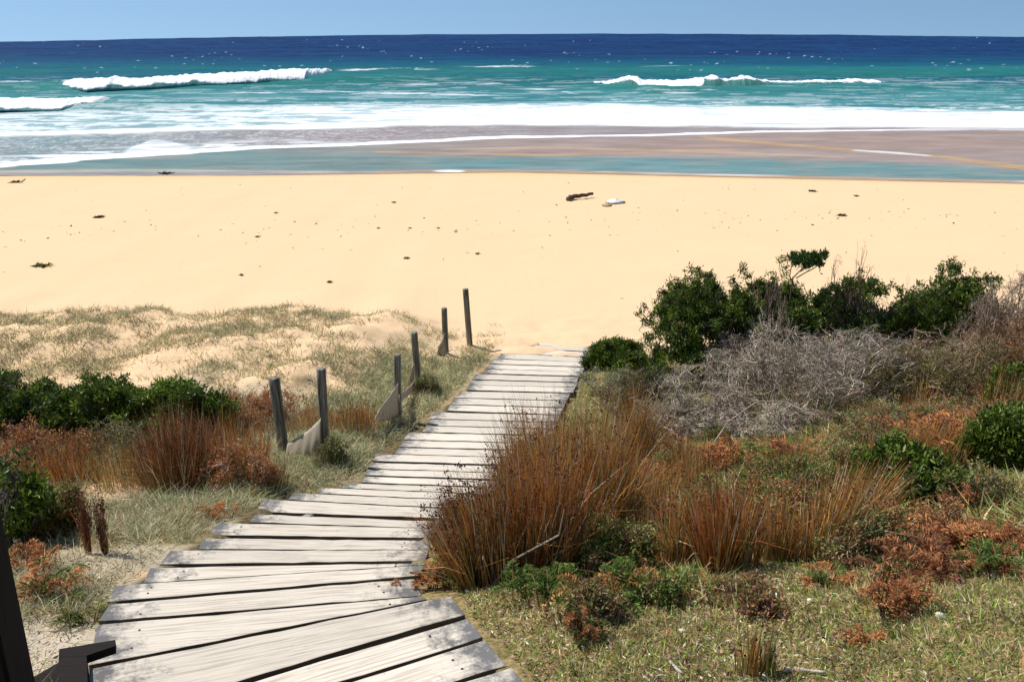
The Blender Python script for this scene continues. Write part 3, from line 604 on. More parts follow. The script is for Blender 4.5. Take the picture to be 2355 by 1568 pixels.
def reed_clump(label, px, base_py, top_py, wpx, seed, n=1500, lean=(0, 0), cols=None, fan=.42, heads=.1, y=None, wd=.0042, group='rusty reed clumps', foot_=.45, name='reed_clump', cat='reeds'):
    rg = np.random.default_rng(seed); g = hit(px, base_py) if y is None else at_y(px, base_py, y); g[2] = float(H(g[0], g[1]))
    top = at_y(px, top_py, g[1]); h = max(top[2]-g[2], .15); dpt = math.hypot(g[1], ZC-g[2]); w = wpx/F*dpt
    root = thing(name, label, cat, g, group)
    foot_ = min(1., foot_*1.45); fan *= .28; n = int(n*.8)
    ns = max(3, int(w*h*16)+2); R0 = w*.5*foot_; rs = R0*np.sqrt(rg.random(ns)); ts = rg.uniform(0, 2*math.pi, ns); sid = rg.choice(ns, n, p=(lambda a: a/a.sum())(rg.uniform(.4, 1.6, ns)))
    spr = min(.11, R0*.5); px_ = (rs*np.cos(ts))[sid]+rg.normal(0, spr, n); py_ = (rs*np.sin(ts)*.85)[sid]+rg.normal(0, spr, n); r = np.minimum(np.hypot(px_, py_), R0*1.15); th = np.arctan2(py_, px_)
    sl_ = rg.normal(0, .075, (ns, 2)); sh = rg.uniform(.75, 1.12, ns); st_ = .2 if w < .2 else 1.0; sl_ = sl_*st_; P = np.stack([r*np.cos(th), r*np.sin(th), 0*r], 1)
    P[:, 2] = H(P[:, 0]+g[0], P[:, 1]+g[1])-g[2]-.02
    L = h*(.5+.78*rg.beta(2.6, 1.5, n))*sh[sid]*(1-.25*(r/R0)**2); out = (r/(w*.5*foot_))*fan
    Dr = np.stack([np.cos(th)*out+rg.normal(0, .095, n)*st_+lean[0]+sl_[sid, 0], np.sin(th)*out+rg.normal(0, .095, n)*st_+lean[1]+sl_[sid, 1], np.ones(n)], 1)
    cols = cols or ([(.27, .105, .028), (.20, .07, .022), (.36, .20, .07), (.12, .10, .03), (.30, .25, .17)], [4, 3, 2, 2.5, 1])
    ct = pick(*cols, n, rg, .35)*np.array([2.3, 1.85, 1.35])*rg.uniform(.75, 1.2, ns)[sid][:, None]; pl_ = rg.random(n) < .14; ct[pl_] = jitter((.62, .52, .36), pl_.sum(), rg, .2); ct = np.minimum(ct, .8); cb = lerp(ct, jitter((.20, .20, .06), n, rg, .3), .45)
    bend = rg.exponential(.07, n)+(rg.random(n) < .06)*rg.uniform(.2, .6, n)
    parts = [blades(P, Dr, L, rg.uniform(.7, 1.4, n)*wd, bend, cb, ct, rg, 3)]
    m = int(n*heads)
    if m:
        i = rg.choice(n, m, replace=False); hh = unit(Dr[i]); 
        Pp = P[i]+hh*(L[i]*rg.uniform(.78, .98, m))[:, None]+rg.normal(0, .008, (m, 3)); Pp[:, 2] -= L[i]*bend[i]*.6
        kk = 5; mm = m*kk; cp = np.repeat(Pp, kk, 0)+rg.normal(0, .007, (mm, 3))
        parts.append(leaves(cp, rg.normal(size=(mm, 3)), .013, .010, jitter((.11, .045, .022), mm, rg, .4), rg))
    build('stems', parts, M_REED, root)
    return root
def fern(label, px, base_py, hpx, wpx, seed, colr, n=22, y=None, group='bracken ferns in the grass', mixc=None):
    rg = np.random.default_rng(seed); g = hit(px, base_py); g[2] = float(H(g[0], g[1])); dpt = math.hypot(g[1], ZC-g[2]); w = wpx/F*dpt; h = hpx/F*dpt
    root = thing('fern', label, 'fern', g, group); parts = []; tp = []
    for f in range(n):
        L = w*.5*rg.uniform(.6, 1.1); th = rg.uniform(0, 2*math.pi); c0 = np.array([rg.normal(0, w*.18), rg.normal(0, w*.15), 0]); c0[2] = float(H(c0[0]+g[0], c0[1]+g[1]))-g[2]
        t = np.linspace(0, 1, 7); hz = np.array([math.cos(th), math.sin(th), 0]); rise = h*rg.uniform(.6, 1.2)
        ctr = c0+hz*(L*t**1.1)[:, None]+np.array([0, 0, 1])*(rise*np.sin(t*math.pi*rg.uniform(.55, .85)))[:, None]
        tp.append(ctr); K = 13; tt = np.linspace(.2, 1, K); cc = np.stack([np.interp(tt, t, ctr[:, i]) for i in range(3)], 1); T = unit(np.gradient(cc, axis=0)); sd = unit(np.cross(T, [0, 0, 1])+1e-6)
        base_c = np.array(colr if mixc is None or rg.random() > .35 else mixc)
        for s in (-1, 1):
            d = unit(sd*s+T*.45+rg.normal(0, .15, (K, 3))); parts.append(leaves(cc, d, L*.42*(1.05-tt)+.012, L*.035+.0025, jitter(base_c, K, rg, .3), rg))
            c2 = cc+d*(L*.16*(1.05-tt))[:, None]; parts.append(leaves(c2, unit(d+T*.9), L*.20*(1.05-tt)+.008, L*.035+.0025, jitter(base_c, K, rg, .3), rg))
    build('fronds', parts, M_GRASS, root)
    P = np.array(tp); build('stalks', [tubes(P, np.full(len(P), .0035), np.full(len(P), .001), jitter((.16, .10, .04), len(P), rg))], M_TWIG, root)
    return root

# ------------------------------------------------------------------ grasses (nobody could count them)
def scatter(name, xr, yr, n, keepf, hgt, cols, wd, rg, tuft=1, bend=.25, lean=.45, tr=.05, segs=2):
    m = n//tuft; x = rg.uniform(*xr, m); y = yr[0]+(yr[1]-yr[0])*rg.random(m); z = H(x, y); u_, v_ = project(np.stack([x, y, z], 1)); p = keepf(x, y, u_, v_); k_ = rg.random(m) < p
    x, y = x[k_], y[k_]; size = np.repeat(rg.uniform(.6, 1.35, len(x)), tuft); tcol = np.repeat(rg.random((len(x), 1)), tuft, 0)
    x = np.repeat(x, tuft); y = np.repeat(y, tuft)
    if tuft > 1: x = x+rg.normal(0, tr, len(x)); y = y+rg.normal(0, tr, len(x))
    ok = ~on_walk(x, y, lean*hgt[1]*.35); x, y, size, tcol = x[ok], y[ok], size[ok], tcol[ok]; N = len(x)
    P = np.stack([x, y, H(x, y)-.01], 1); D_ = np.stack([rg.normal(0, lean, N), rg.normal(0, lean, N), np.ones(N)], 1)
    ct = pick(*cols, N, rg, .25)*(.75+.5*tcol); cb = ct*np.array([.85, .9, .85])
    V, q, t, c_ = blades(P, D_, rg.uniform(*hgt, N)*size, rg.uniform(.7, 1.3, N)*wd, rg.exponential(bend, N), cb, ct, rg, segs)
    return tag(obj(name, mesh(name, V, q, t, M_GRASS, c_)), kind='stuff')
rg = np.random.default_rng(77)
LAWN = ([(.27, .36, .06), (.17, .26, .045), (.62, .47, .25), (.74, .58, .38), (.45, .22, .11), (.42, .42, .14)], [4.2, 2.0, 3.0, 2.6, 1.9, 2.4])
def k_right(x, y, u_, v_):
    a = (x > walk_x(y)+.3)*(u_ < 2700)*(v_ < 1800); return a*np.clip(.45+1.5*(fbm(x*2.2, y*2.2, 301, 3)-.25), .3, 1)
o = scatter('short_grass', (-.2, 6.5), (1.7, 6.5), 900000, k_right, (.022, .055), LAWN, .0050, rg, 1, .3, .7)
tag(o, 'short green and straw coloured grass covering the slope right of the boardwalk', 'grass')
o = scatter('short_grass', (-.2, 10.5), (6.0, 12.5), 320000, k_right, (.04, .10), LAWN, .0075, rg, 1, .3, .7)
tag(o, 'longer mixed grass under the shrubs and reeds of the right hand slope', 'grass')
DUNE = ([(.38, .36, .19), (.52, .48, .30), (.72, .60, .38), (.24, .25, .10), (.44, .26, .12)], [3.5, 3, 3.4, 2, 1])
def k_left(x, y, u_, v_):
    return (x < walk_x(y)-.3)*np.clip(3.2*(fbm(x*1.5, y*1.5, 311, 3)-.28), .15, 1)*(1-.85*(np.hypot((u_-100)/130, (v_-1500)/75) < 1))*(1-.8*(np.hypot((u_-270)/90, (v_-1125)/22) < 1))
o = scatter('slope_grass', (-6, .2), (2.2, 9.3), 330000, k_left, (.06, .15), DUNE, .0045, rg, 6, .45, .8, .035)
tag(o, 'grey green and straw coarse grass on the slope left of the boardwalk', 'grass')
def k_dune(x, y, u_, v_):
    f = .02+fbm(x*1.1, y*1.1, 321, 4)*.55+fbm(x*3.3, y*3.3, 327, 3)*.45; bare = sm(.52, .62, fbm(x*.45+4, y*.45, 331, 3))*(u_ < 700)
    d = sm(.44, .58, f + .12*sm(600, 1000, u_)*sm(770, 840, v_)-.12*sm(760, 900, u_)*(1-sm(770, 840, v_))-.05*sm(700, 0, u_))*(1-.7*bare); d = np.maximum(d, .35*sm(.5, .7, fbm(x*3.1, y*3.1, 325, 2))); d = d*(1-sm(14.6, 15.6, y+ (f-.5)*2)); return (x < walk_x(y)-.75)*np.clip(d, 0.015, 1)
o = scatter('dune_grass', (-10, .6), (9.0, 15.8), 230000, k_dune, (.05, .15), DUNE, .0075, rg, 12, .4, .6, .06)
tag(o, 'grey green grass tufts scattered over the low sand dune left of the posts', 'grass')
VERGE = ([(.34, .38, .17), (.46, .46, .28), (.62, .53, .33), (.22, .26, .09)], [3.5, 3.5, 3, 2])
def k_verge(x, y, u_, v_):
    d = walk_x(y)-x; return ((d > .7) & (d < 2.0))*(.25+.75*sm(.4, .55, fbm(x*2, y*2, 341, 3)))*sm(14.2, 13.0, y)*lerp(1, .6, sm(800, 1000, u_))
o = scatter('verge_grass', (-4, .6), (6.5, 15.0), 90000, k_verge, (.10, .22), VERGE, .0065, rg, 10, .5, .7, .06)
tag(o, 'grey green grass growing along the left edge of the far boardwalk', 'grass')

# ------------------------------------------------------------------ fence posts and netting
def post(label, bx, by, tx, ty, wpx, seed):
    p = hit(bx, by); p[2] = float(H(p[0], p[1])); t = at_y(tx, ty, p[1]); b0 = p-(t-p)*.15; ax = t-b0; L = np.linalg.norm(ax); r = wpx/F*math.hypot(p[1], ZC-p[2])/2
    rg = np.random.default_rng(seed); N = 18; K = 10; V = []
    for k in range(K+1):
        s_ = k/K
        for i in range(N):
            a = 2*math.pi*i/N; rr_ = r*(1+.05*fbm(np.array([i*.7+seed]), np.array([s_*1.2]), seed)[0])*(1.04-.05*s_); V.append((rr_*math.cos(a), rr_*math.sin(a), L*s_))
    for i in range(N):
        a = 2*math.pi*i/N; V.append((r*.84*math.cos(a), r*.84*math.sin(a), L+.006))
    q = [(k*N+i, k*N+(i+1) % N, (k+1)*N+(i+1) % N, (k+1)*N+i) for k in range(K+1) for i in range(N)]
    V.append((0, 0, L+.004)); c0 = len(V)-1; t3 = [((K+1)*N+i, (K+1)*N+(i+1) % N, c0) for i in range(N)]
    o = obj('fence_post', mesh('fence_post', V, q, t3, M_POSTR, None, True)); tag(o, label, 'post', 'round posts beside the boardwalk')
    o.matrix_world = Matrix.Translation(b0) @ Vector(ax).to_track_quat('Z', 'Y').to_matrix().to_4x4()
    return p, t
def post_mat():
    m, n, l, p = mat_base('round_post_wood'); co = n.new('ShaderNodeTexCoord'); mp = n.new('ShaderNodeMapping'); mp.inputs['Scale'].default_value = (40, 40, 3); l.new(co.outputs['Object'], mp.inputs[0])
    g = node(n, 'ShaderNodeTexNoise', Scale=1.0, Detail=6.0, Roughness=.65); l.new(mp.outputs[0], g.inputs['Vector'])
    r = n.new('ShaderNodeValToRGB'); r.color_ramp.elements[0].position = .35; r.color_ramp.elements[1].position = .66; r.color_ramp.elements[0].color = (.065, .057, .043, 1); r.color_ramp.elements[1].color = (.35, .33, .26, 1)
    l.new(g.outputs[0], r.inputs[0]); l.new(r.outputs[0], p.inputs['Base Color']); p.inputs['Roughness'].default_value = .9; p.inputs['Specular IOR Level'].default_value = .1
    bu = node(n, 'ShaderNodeBump', Strength=.6, Distance=.004); l.new(g.outputs[0], bu.inputs['Height']); l.new(bu.outputs[0], p.inputs['Normal']); return m
M_POSTR = post_mat()
PS = [post('thick grey post nearest the camera and farthest left of the row', 652, 1040, 630, 869, 24, 1), post('tall greenish post with netting pinned to its left side, second from the left', 749, 1056, 738, 848, 20, 2),
      post('dark post behind which the pale netting curves down to a point', 915, 960, 913, 816, 16, 3), post('post with a bright white scrap of netting at its left', 962, 889, 952, 765, 15, 4),
      post('slim post second farthest from the camera with dark rags at its foot', 1025, 812, 1021, 709, 13, 5), post('tall lone post nearest the beach', 1080, 794, 1070, 665, 13, 6)]
def netting(label, top, bot, ya, yb, seed):
    """cloth hanging between two posts: rows from top edge to bottom edge, depth running from ya to yb"""
    n, k = 26, 12; P = np.zeros((n, k, 3)); tx, ty = zip(*top); bx, by = zip(*bot)
    for i in range(n):
        s_ = i/(n-1); f = lambda a: np.interp(s_*(len(a)-1), range(len(a)), a); y = ya+(yb-ya)*s_
        a = at_y(f(tx), f(ty), y); b = at_y(f(bx), f(by), y)
        for j in range(k):
            t = j/(k-1); P[i, j] = lerp(a, b, t)+np.array([0, -.05*math.sin(t*math.pi)-.005*math.sin(i*.9+t*5), .002*math.sin(i*2.1)])
    I = np.arange(n*k).reshape(n, k); q = np.stack([I[:-1, :-1], I[1:, :-1], I[1:, 1:], I[:-1, 1:]], -1).reshape(-1, 4)
    o = obj('sand_netting', mesh('sand_netting', P.reshape(-1, 3), q, None, M_CLOTH, None, True)); md = o.modifiers.new('thickness', 'SOLIDIFY'); md.thickness = .006
    return tag(o, label, 'netting', 'sagging sand netting between the posts')
ys = [p[1] for p, t in PS]
netting('sagging tan netting hung between the two nearest posts', [(662, 1018), (690, 1003), (715, 985), (738, 962)], [(655, 1095), (690, 1088), (715, 1072), (742, 1050)], ys[0]-.1, ys[1]-.06, 1)
netting('curved tan netting ending in a point left of the dark third post', [(862, 958), (880, 930), (897, 908), (914, 882)], [(864, 964), (882, 968), (898, 966), (914, 958)], ys[2]-.9, ys[2]-.06, 2)
netting('low strip of tan netting between the third and fourth posts', [(917, 905), (932, 897), (945, 885), (958, 868)], [(918, 925), (932, 914), (945, 903), (960, 892)], ys[2]-.05, ys[3]-.06, 3)
netting('small bright upright scrap of netting at the fourth post', [(948, 842), (950, 838), (952, 836)], [(935, 892), (943, 892), (954, 888)], ys[3]-.15, ys[3]-.06, 4)
netting('dark folded netting at the foot of the second farthest post', [(1008, 795), (1014, 786), (1021, 766)], [(1003, 818), (1012, 822), (1024, 815)], ys[4]-.12, ys[4]-.05, 5)
# dark handrail post at the bottom left, with slabs shaped as its shadow
bpy.context.view_layer.update()
hr = thing('handrail_post', 'almost black square timber post and slabs shaped as its shadow at the bottom left corner', 'post', tuple(at_y(60, 1568, 2.45)))
bpy.context.view_layer.update(); pr = at_y(86, 1568, 2.45); wp = .15; pr = at_y(86, 1568, 2.45+wp)
box_between('post', (pr[0]-wp/2, 2.45+wp/2, pr[2]-.75), (pr[0]-wp/2, 2.45+wp/2, pr[2]+1.25), wp, wp, M_DARK, hr)
dz = at_y(201, 1535, 2.95)[2]
a = surf(205, 1545); b = at_z(135, 1505, a[2]-.02)
def slab(name, cs, z, th, mat, parent):
    P = np.array([at_z(x, y, z) for x, y in cs]); n = len(P); V = np.concatenate([P, P-np.array([0, 0, th])])-np.array(parent.location); me = bpy.data.meshes.new(name)
    me.from_pydata([tuple(v) for v in V], [], [tuple(range(n))[::-1], tuple(range(n, 2*n))]+[(i, (i+1) % n, n+(i+1) % n, n+i) for i in range(n)]); me.materials.append(mat); return obj(name, me, parent)
zt = max(foot[4][:, 2].max(), foot[5][:, 2].max())+.04
slab('deck_shadow_slab', [(136, 1491), (265, 1470), (264, 1484), (199, 1506), (203, 1640), (118, 1660), (134, 1524)], zt, .035, M_DARK, hr)  # solid black slabs stand in for the shadow cast on boards and ground
slab('ground_shadow_slab', [(60, 1565), (138, 1520), (202, 1530), (206, 1700), (30, 1720)], zt-.07, .25, M_DARK, hr)

# ------------------------------------------------------------------ shrubs, reeds and ferns left of the boardwalk
green_shrub('dense dark green shrub cut by the left edge of the picture, behind the reeds', 35, 1000, 852, 300, 401, dens=1.9, low=.05, dep=.7)
green_shrub('dense green shrub with a jagged top, just right of the leftmost dark shrub', 215, 1000, 868, 260, 402, dens=1.8, low=.05, dep=.7)
green_shrub('lighter green shrub ending the left shrub row beside the brown reeds', 395, 1010, 885, 280, 403, dens=1.6, low=.05, dep=.7, tone=1.25)
reed_clump('low rusty reeds at the left edge in front of the dark green shrub', 40, 1085, 1000, 240, 411, n=1500, foot_=.8)
reed_clump('orange brown low reeds below the jagged topped green shrub', 190, 1085, 1000, 240, 412, n=1600, foot_=.8)
DK = ([(.13, .042, .02), (.08, .03, .016), (.17, .07, .03), (.05, .04, .02)], [3, 3, 2, 2])
reed_clump('dark reddish brown upright reed clump with a black base, left of the two nearest posts', 415, 1128, 935, 150, 413, n=2600, cols=DK, foot_=.6)
reed_clump('olive brown drooping reeds right of the dark reed clump, left of the nearest post', 525, 1100, 935, 150, 414, n=1500, foot_=.65, fan=.7)
reed_clump('greyish reeds spilling left of the nearest post', 608, 1112, 1030, 100, 415, n=600, foot_=.6, fan=.8, cols=([(.22, .19, .12), (.20, .11, .05), (.12, .12, .05)], [3, 2, 2]))
reed_clump('short rusty reeds on the dune between the second and third posts', 825, 995, 915, 120, 416, n=900, foot_=.8)
reed_clump('faint rusty grass clump between the two nearest posts', 700, 985, 915, 110, 417, n=600, foot_=.8, cols=([(.30, .14, .06), (.34, .28, .17)], [2, 2]))
reed_clump('olive reeds between the orange reeds and the dark reed clump', 300, 1100, 1000, 170, 418, n=1000, foot_=.8, cols=([(.16, .15, .05), (.24, .12, .04), (.30, .25, .15)], [3, 2, 2]))
RED = ([(.17, .04, .025), (.10, .025, .02), (.05, .02, .015)], [3, 2, 2])
reed_clump('narrow dark red dock stalk standing in the grass, left one of the pair', 203, 1275, 1095, 12, 421, n=110, cols=RED, foot_=.8, fan=.1, heads=.9, group='pair of red stalks', name='dock_stalk', cat='plant')
reed_clump('narrow dark red dock stalk standing in the grass, right one of the pair', 243, 1275, 1108, 12, 422, n=110, cols=RED, foot_=.8, fan=.1, heads=.9, group='pair of red stalks', name='dock_stalk', cat='plant')
green_shrub('yellow green leafy bush at the left edge above the black handrail post', 20, 1265, 1065, 230, 431, dens=1.1, low=.25, tone=1.15, group='leafy bushes by the handrail post')
twig_shrub('brownish small bush right of the yellow green bush at the left edge', 140, 1245, 1125, 130, 432, colr=(.26, .15, .07), leaf=((.24, .20, .05), .8), counts=(6, 5, 4), group='leafy bushes by the handrail post')
GF, OF, RF = (.12, .18, .035), (.52, .23, .085), (.40, .16, .065)
fern('green and rusty fern in the grass left of the boardwalk, lowest on that side', 130, 1375, 50, 150, 441, OF, mixc=GF)
fern('small rusty fern in the grass above the handrail post', 90, 1310, 50, 120, 442, OF, mixc=GF)
fern('bright green fern under the yellow green bush', 70, 1240, 50, 120, 443, (.06, .16, .03))
fern('small orange fern beside the left end of the steps', 490, 1190, 24, 70, 444, OF, n=14)
fern('yellow green weeds at the sandy edge by the boardwalk end', 195, 1435, 30, 90, 445, (.16, .20, .04), n=16)

# ------------------------------------------------------------------ right hand slope
green_shrub('small dark green shrub at the right of the boardwalk end', 1410, 885, 785, 125, 501, low=.08, y=13.0, dens=1.4)
green_shrub('low dark green tuft between the boardwalk end and the tall round shrub', 1450, 880, 820, 80, 510, low=.08, y=12.6, dens=1.3)
green_shrub('tall round green shrub in front of the sand, nearest the boardwalk', 1600, 970, 628, 300, 502, low=.15, y=11.8, dens=1.5)
green_shrub('widest green shrub in the middle of the right hand row, below the lone leafy branch', 1835, 900, 622, 300, 503, low=.32, y=12.0, dens=1.4)
green_shrub('green shrub right of the bare brown sapling, before a small gap of sand', 1965, 905, 632, 220, 509, low=.32, y=11.9, dens=1.4)
green_shrub('compact green shrub toward the right end of the row', 2135, 905, 618, 260, 504, low=.32, y=12.0, dens=1.4)
# the lone tufted branch and the bare sapling above the row
def tuft_tree():
    rg = np.random.default_rng(77); g = at_y(1835, 900, 11.9); g[2] = float(H(g[0], g[1])); root = thing('green_shrub', 'thin stemmed shrub whose single flat leafy tuft stands above the others', 'shrub', g, 'green leaved shrubs on the dune')
    def P(px, py, dy=0): return at_y(px, py, 11.9+dy)-g
    st = [[P(1835, 900), P(1830, 800), P(1815, 700), P(1822, 640), P(1850, 612)], [P(1822, 650), P(1815, 635), P(1818, 620), P(1822, 605), P(1825, 592)], [P(1830, 640), P(1850, 628), P(1870, 618), P(1888, 605), P(1892, 590)], [P(1815, 700), P(1795, 675), P(1780, 660), P(1765, 645), P(1750, 640)], [P(1840, 625), P(1860, 610), P(1868, 602), P(1872, 592), P(1880, 584)]]
    A = np.array(st); build('branches', [tubes(A, J([.016, .009, .009, .008, .006]), J([.008, .004, .004, .003, .003]), jitter(BRN, 5, rg), 5)], M_TWIG, root)
    cs_ = J([(1824, 592), (1828, 606), (1842, 600), (1853, 612), (1860, 596), (1868, 606), (1878, 598), (1884, 608), (1893, 590), (1848, 590), (1872, 590)]); n = 1500; ii = rg.integers(0, len(cs_), n)
    u0 = cs_[ii, 0]+rg.normal(0, 4.5, n); v0 = cs_[ii, 1]+rg.normal(0, 4.5, n)
    cp = np.array([P(a, b, rg.normal(0, .12)) for a, b in zip(u0, v0)]); build('leaves', [leaves(cp, rg.normal(0, .5, (n, 3))+[0, 0, .9], rg.uniform(.04, .075, n), .018, jitter((.035, .085, .015), n, rg, .35), rg)], M_LEAF, root)
tuft_tree()
twig_shrub('bare leafless brown sapling sticking up above the green shrubs against the sand', 1935, 760, 558, 115, 521, colr=(.25, .17, .12), n0=3, counts=(6, 5, 4), y=11.7, rad=.018, spread=.5, wig=.22)
twig_shrub('thin bare twigs left of the lone leafy branch', 1745, 800, 625, 110, 522, colr=(.26, .19, .14), n0=7, counts=(5, 4, 3), y=11.6, spread=.7)
twig_shrub('fine bare twigs rising behind the compact green shrub', 2110, 830, 630, 190, 523, colr=(.30, .23, .17), n0=8, counts=(5, 4, 3), y=12.3, spread=.8)
twig_shrub('brown bare bush filling the right edge of the row', 2330, 900, 645, 240, 524, colr=(.30, .23, .17), n0=13, y=11.4)
twig_shrub('brown bare bush just right of the compact green shrub', 2235, 900, 668, 160, 525, colr=(.27, .20, .14), n0=12, y=11.2)
twig_shrub('silver grey dead shrub below the tall round green shrub', 1600, 1025, 850, 270, 531, n0=12, counts=(6, 5, 5), y=9.6)
twig_shrub('large silver grey dead shrub in the middle of the dead thicket', 1790, 1045, 745, 330, 532, n0=13, counts=(7, 5, 5), y=9.7)
twig_shrub('silver grey dead shrub under the widest green shrub', 1950, 1035, 760, 270, 533, n0=12, counts=(7, 5, 5), y=9.9)
twig_shrub('low grey dead twigs at the front left of the dead thicket', 1555, 1050, 935, 190, 534, n0=14, y=8.9)
twig_shrub('low grey dead twigs at the front of the dead thicket, above the rusty reeds', 1760, 1080, 935, 280, 535, n0=16, y=8.7)
twig_shrub('brown twiggy bush with yellow leaves right of the dead grey thicket', 2080, 1010, 800, 220, 536, colr=(.24, .18, .12), leaf=((.20, .18, .04), .35), y=9.7)
twig_shrub('brown twiggy bush with olive leaves, below the compact green shrub', 2220, 1000, 790, 240, 537, colr=(.22, .15, .09), leaf=((.13, .13, .04), .4), y=9.7)
twig_shrub('rusty brown bush at the right edge below the bare brown bush', 2345, 980, 760, 180, 538, colr=(.28, .13, .06), leaf=((.20, .09, .03), .5), y=9.6)
twig_shrub('tangled brown undergrowth behind the tall rusty reeds', 1500, 980, 850, 170, 539, colr=(.19, .13, .09), leaf=((.07, .09, .03), .4), y=10.2)
twig_shrub('tangled olive undergrowth at the foot of the dead grey thicket', 1930, 1080, 970, 300, 540, colr=(.25, .19, .13), leaf=((.16, .15, .05), .4), y=8.5)
# reeds
OR = ([(.27, .12, .03), (.20, .08, .03), (.34, .20, .07), (.13, .12, .035), (.12, .055, .03), (.20, .17, .08)], [3, 3, 2, 2.4, 2.4, 2])
reed_clump('dark brown reed clump with dark seed heads leaning over the boardwalk', 1150, 1340, 1060, 190, 551, n=2200, lean=(-.04, 0), cols=([(.19, .08, .03), (.13, .06, .03), (.27, .14, .05), (.13, .12, .04), (.34, .28, .2)], [3, 3, 3, 3, 1]), heads=.25, foot_=.55, fan=.5)
reed_clump('brown reed clump in the middle of the large reed bed beside the boardwalk', 1235, 1320, 975, 200, 552, n=2300, cols=([(.20, .085, .028), (.26, .11, .03), (.13, .055, .025), (.10, .09, .03)], [3, 3, 2, 2]), heads=.2, foot_=.6)
reed_clump('tall orange brown reed clump forming the top of the large reed bed', 1320, 1240, 915, 210, 553, n=3400, cols=OR, foot_=.65)
reed_clump('upright brown reeds at the back left of the large reed bed, over the plank ends', 1225, 1170, 930, 130, 564, n=1500, cols=OR, foot_=.6)
reed_clump('orange reeds at the right side of the large reed bed', 1395, 1240, 965, 130, 554, n=1800, cols=OR, foot_=.6)
reed_clump('thin reeds reaching over the pale planks at the left side of the large reed bed', 1055, 1325, 1095, 90, 555, n=260, lean=(-.10, .05), cols=DK, heads=.8, foot_=.5, fan=.5)
reed_clump('rusty reed clump left of the fallen grey stick', 1555, 1300, 1080, 115, 556, n=620, cols=OR, foot_=.6)
reed_clump('dark red reed clump around the fallen grey stick', 1675, 1305, 1045, 115, 557, n=800, foot_=.6, cols=([(.22, .07, .025), (.15, .05, .02), (.28, .13, .04), (.10, .10, .03)], [4, 3, 2, 2]))
reed_clump('tall orange reed clump leaning right, beside the green bush', 1885, 1295, 1035, 115, 558, n=700, cols=OR, lean=(.14, 0), foot_=.55)
reed_clump('narrow orange reeds leaning hard right at the top of the leaning reed clump', 1945, 1220, 985, 110, 559, n=800, cols=OR, lean=(.32, 0), foot_=.6)
reed_clump('slim bundle of golden reeds rising between the reed bed and the dead thicket', 1452, 1080, 868, 80, 560, n=900, cols=OR, lean=(.12, 0), foot_=.6, fan=.2)
reed_clump('small tuft of brown reeds in the lawn at the bottom', 1720, 1545, 1395, 70, 561, n=90, cols=OR, foot_=.5, fan=.4)
reed_clump('small green tuft of grass next to the brown tuft in the lawn', 1752, 1550, 1440, 60, 562, n=120, foot_=.4, fan=.4, cols=([(.09, .12, .03), (.2, .2, .08)], [3, 1]), name='grass_tuft', cat='grass')
reed_clump('rusty reeds in front of the dead thicket at the right', 2110, 1060, 950, 170, 563, n=1100, cols=OR, foot_=.8)
for i, (lb, px, py, ty, ww) in enumerate([('small rusty tussock between the large reed bed and the dead thicket', 1500, 1190, 1040, 80), ('small tussock of straw and rust stems in front of the dead thicket', 1600, 1130, 1010, 90), ('small rusty tussock left of the arching pale branch', 1560, 1090, 985, 70), ('thin rusty tussock above the dark red reeds', 1740, 1140, 1005, 80),
    ('small orange tussock behind the leaning reeds', 1830, 1120, 990, 80), ('small tussock at the left foot of the leaning reeds', 1790, 1290, 1120, 80), ('thin tussock left of the rusty reed clumps, in the open grass', 1480, 1290, 1150, 70), ('thin orange tussock above the low dark green bush', 2060, 1075, 960, 90), ('orange tussock in the rusty patch at the right', 2200, 1060, 950, 90),
    ('straw tussock by the foot of the brown twigs at the right', 2120, 980, 860, 90), ('rusty tussock near the right edge, under the brown bush', 2300, 960, 820, 90), ('thin straw tussock right of the leaning reeds', 1985, 1230, 1080, 70)]):
    reed_clump(lb, px, py, ty, ww, 580+i, n=420, cols=OR, foot_=.6, heads=.05, group='small rusty tussocks on the slope')
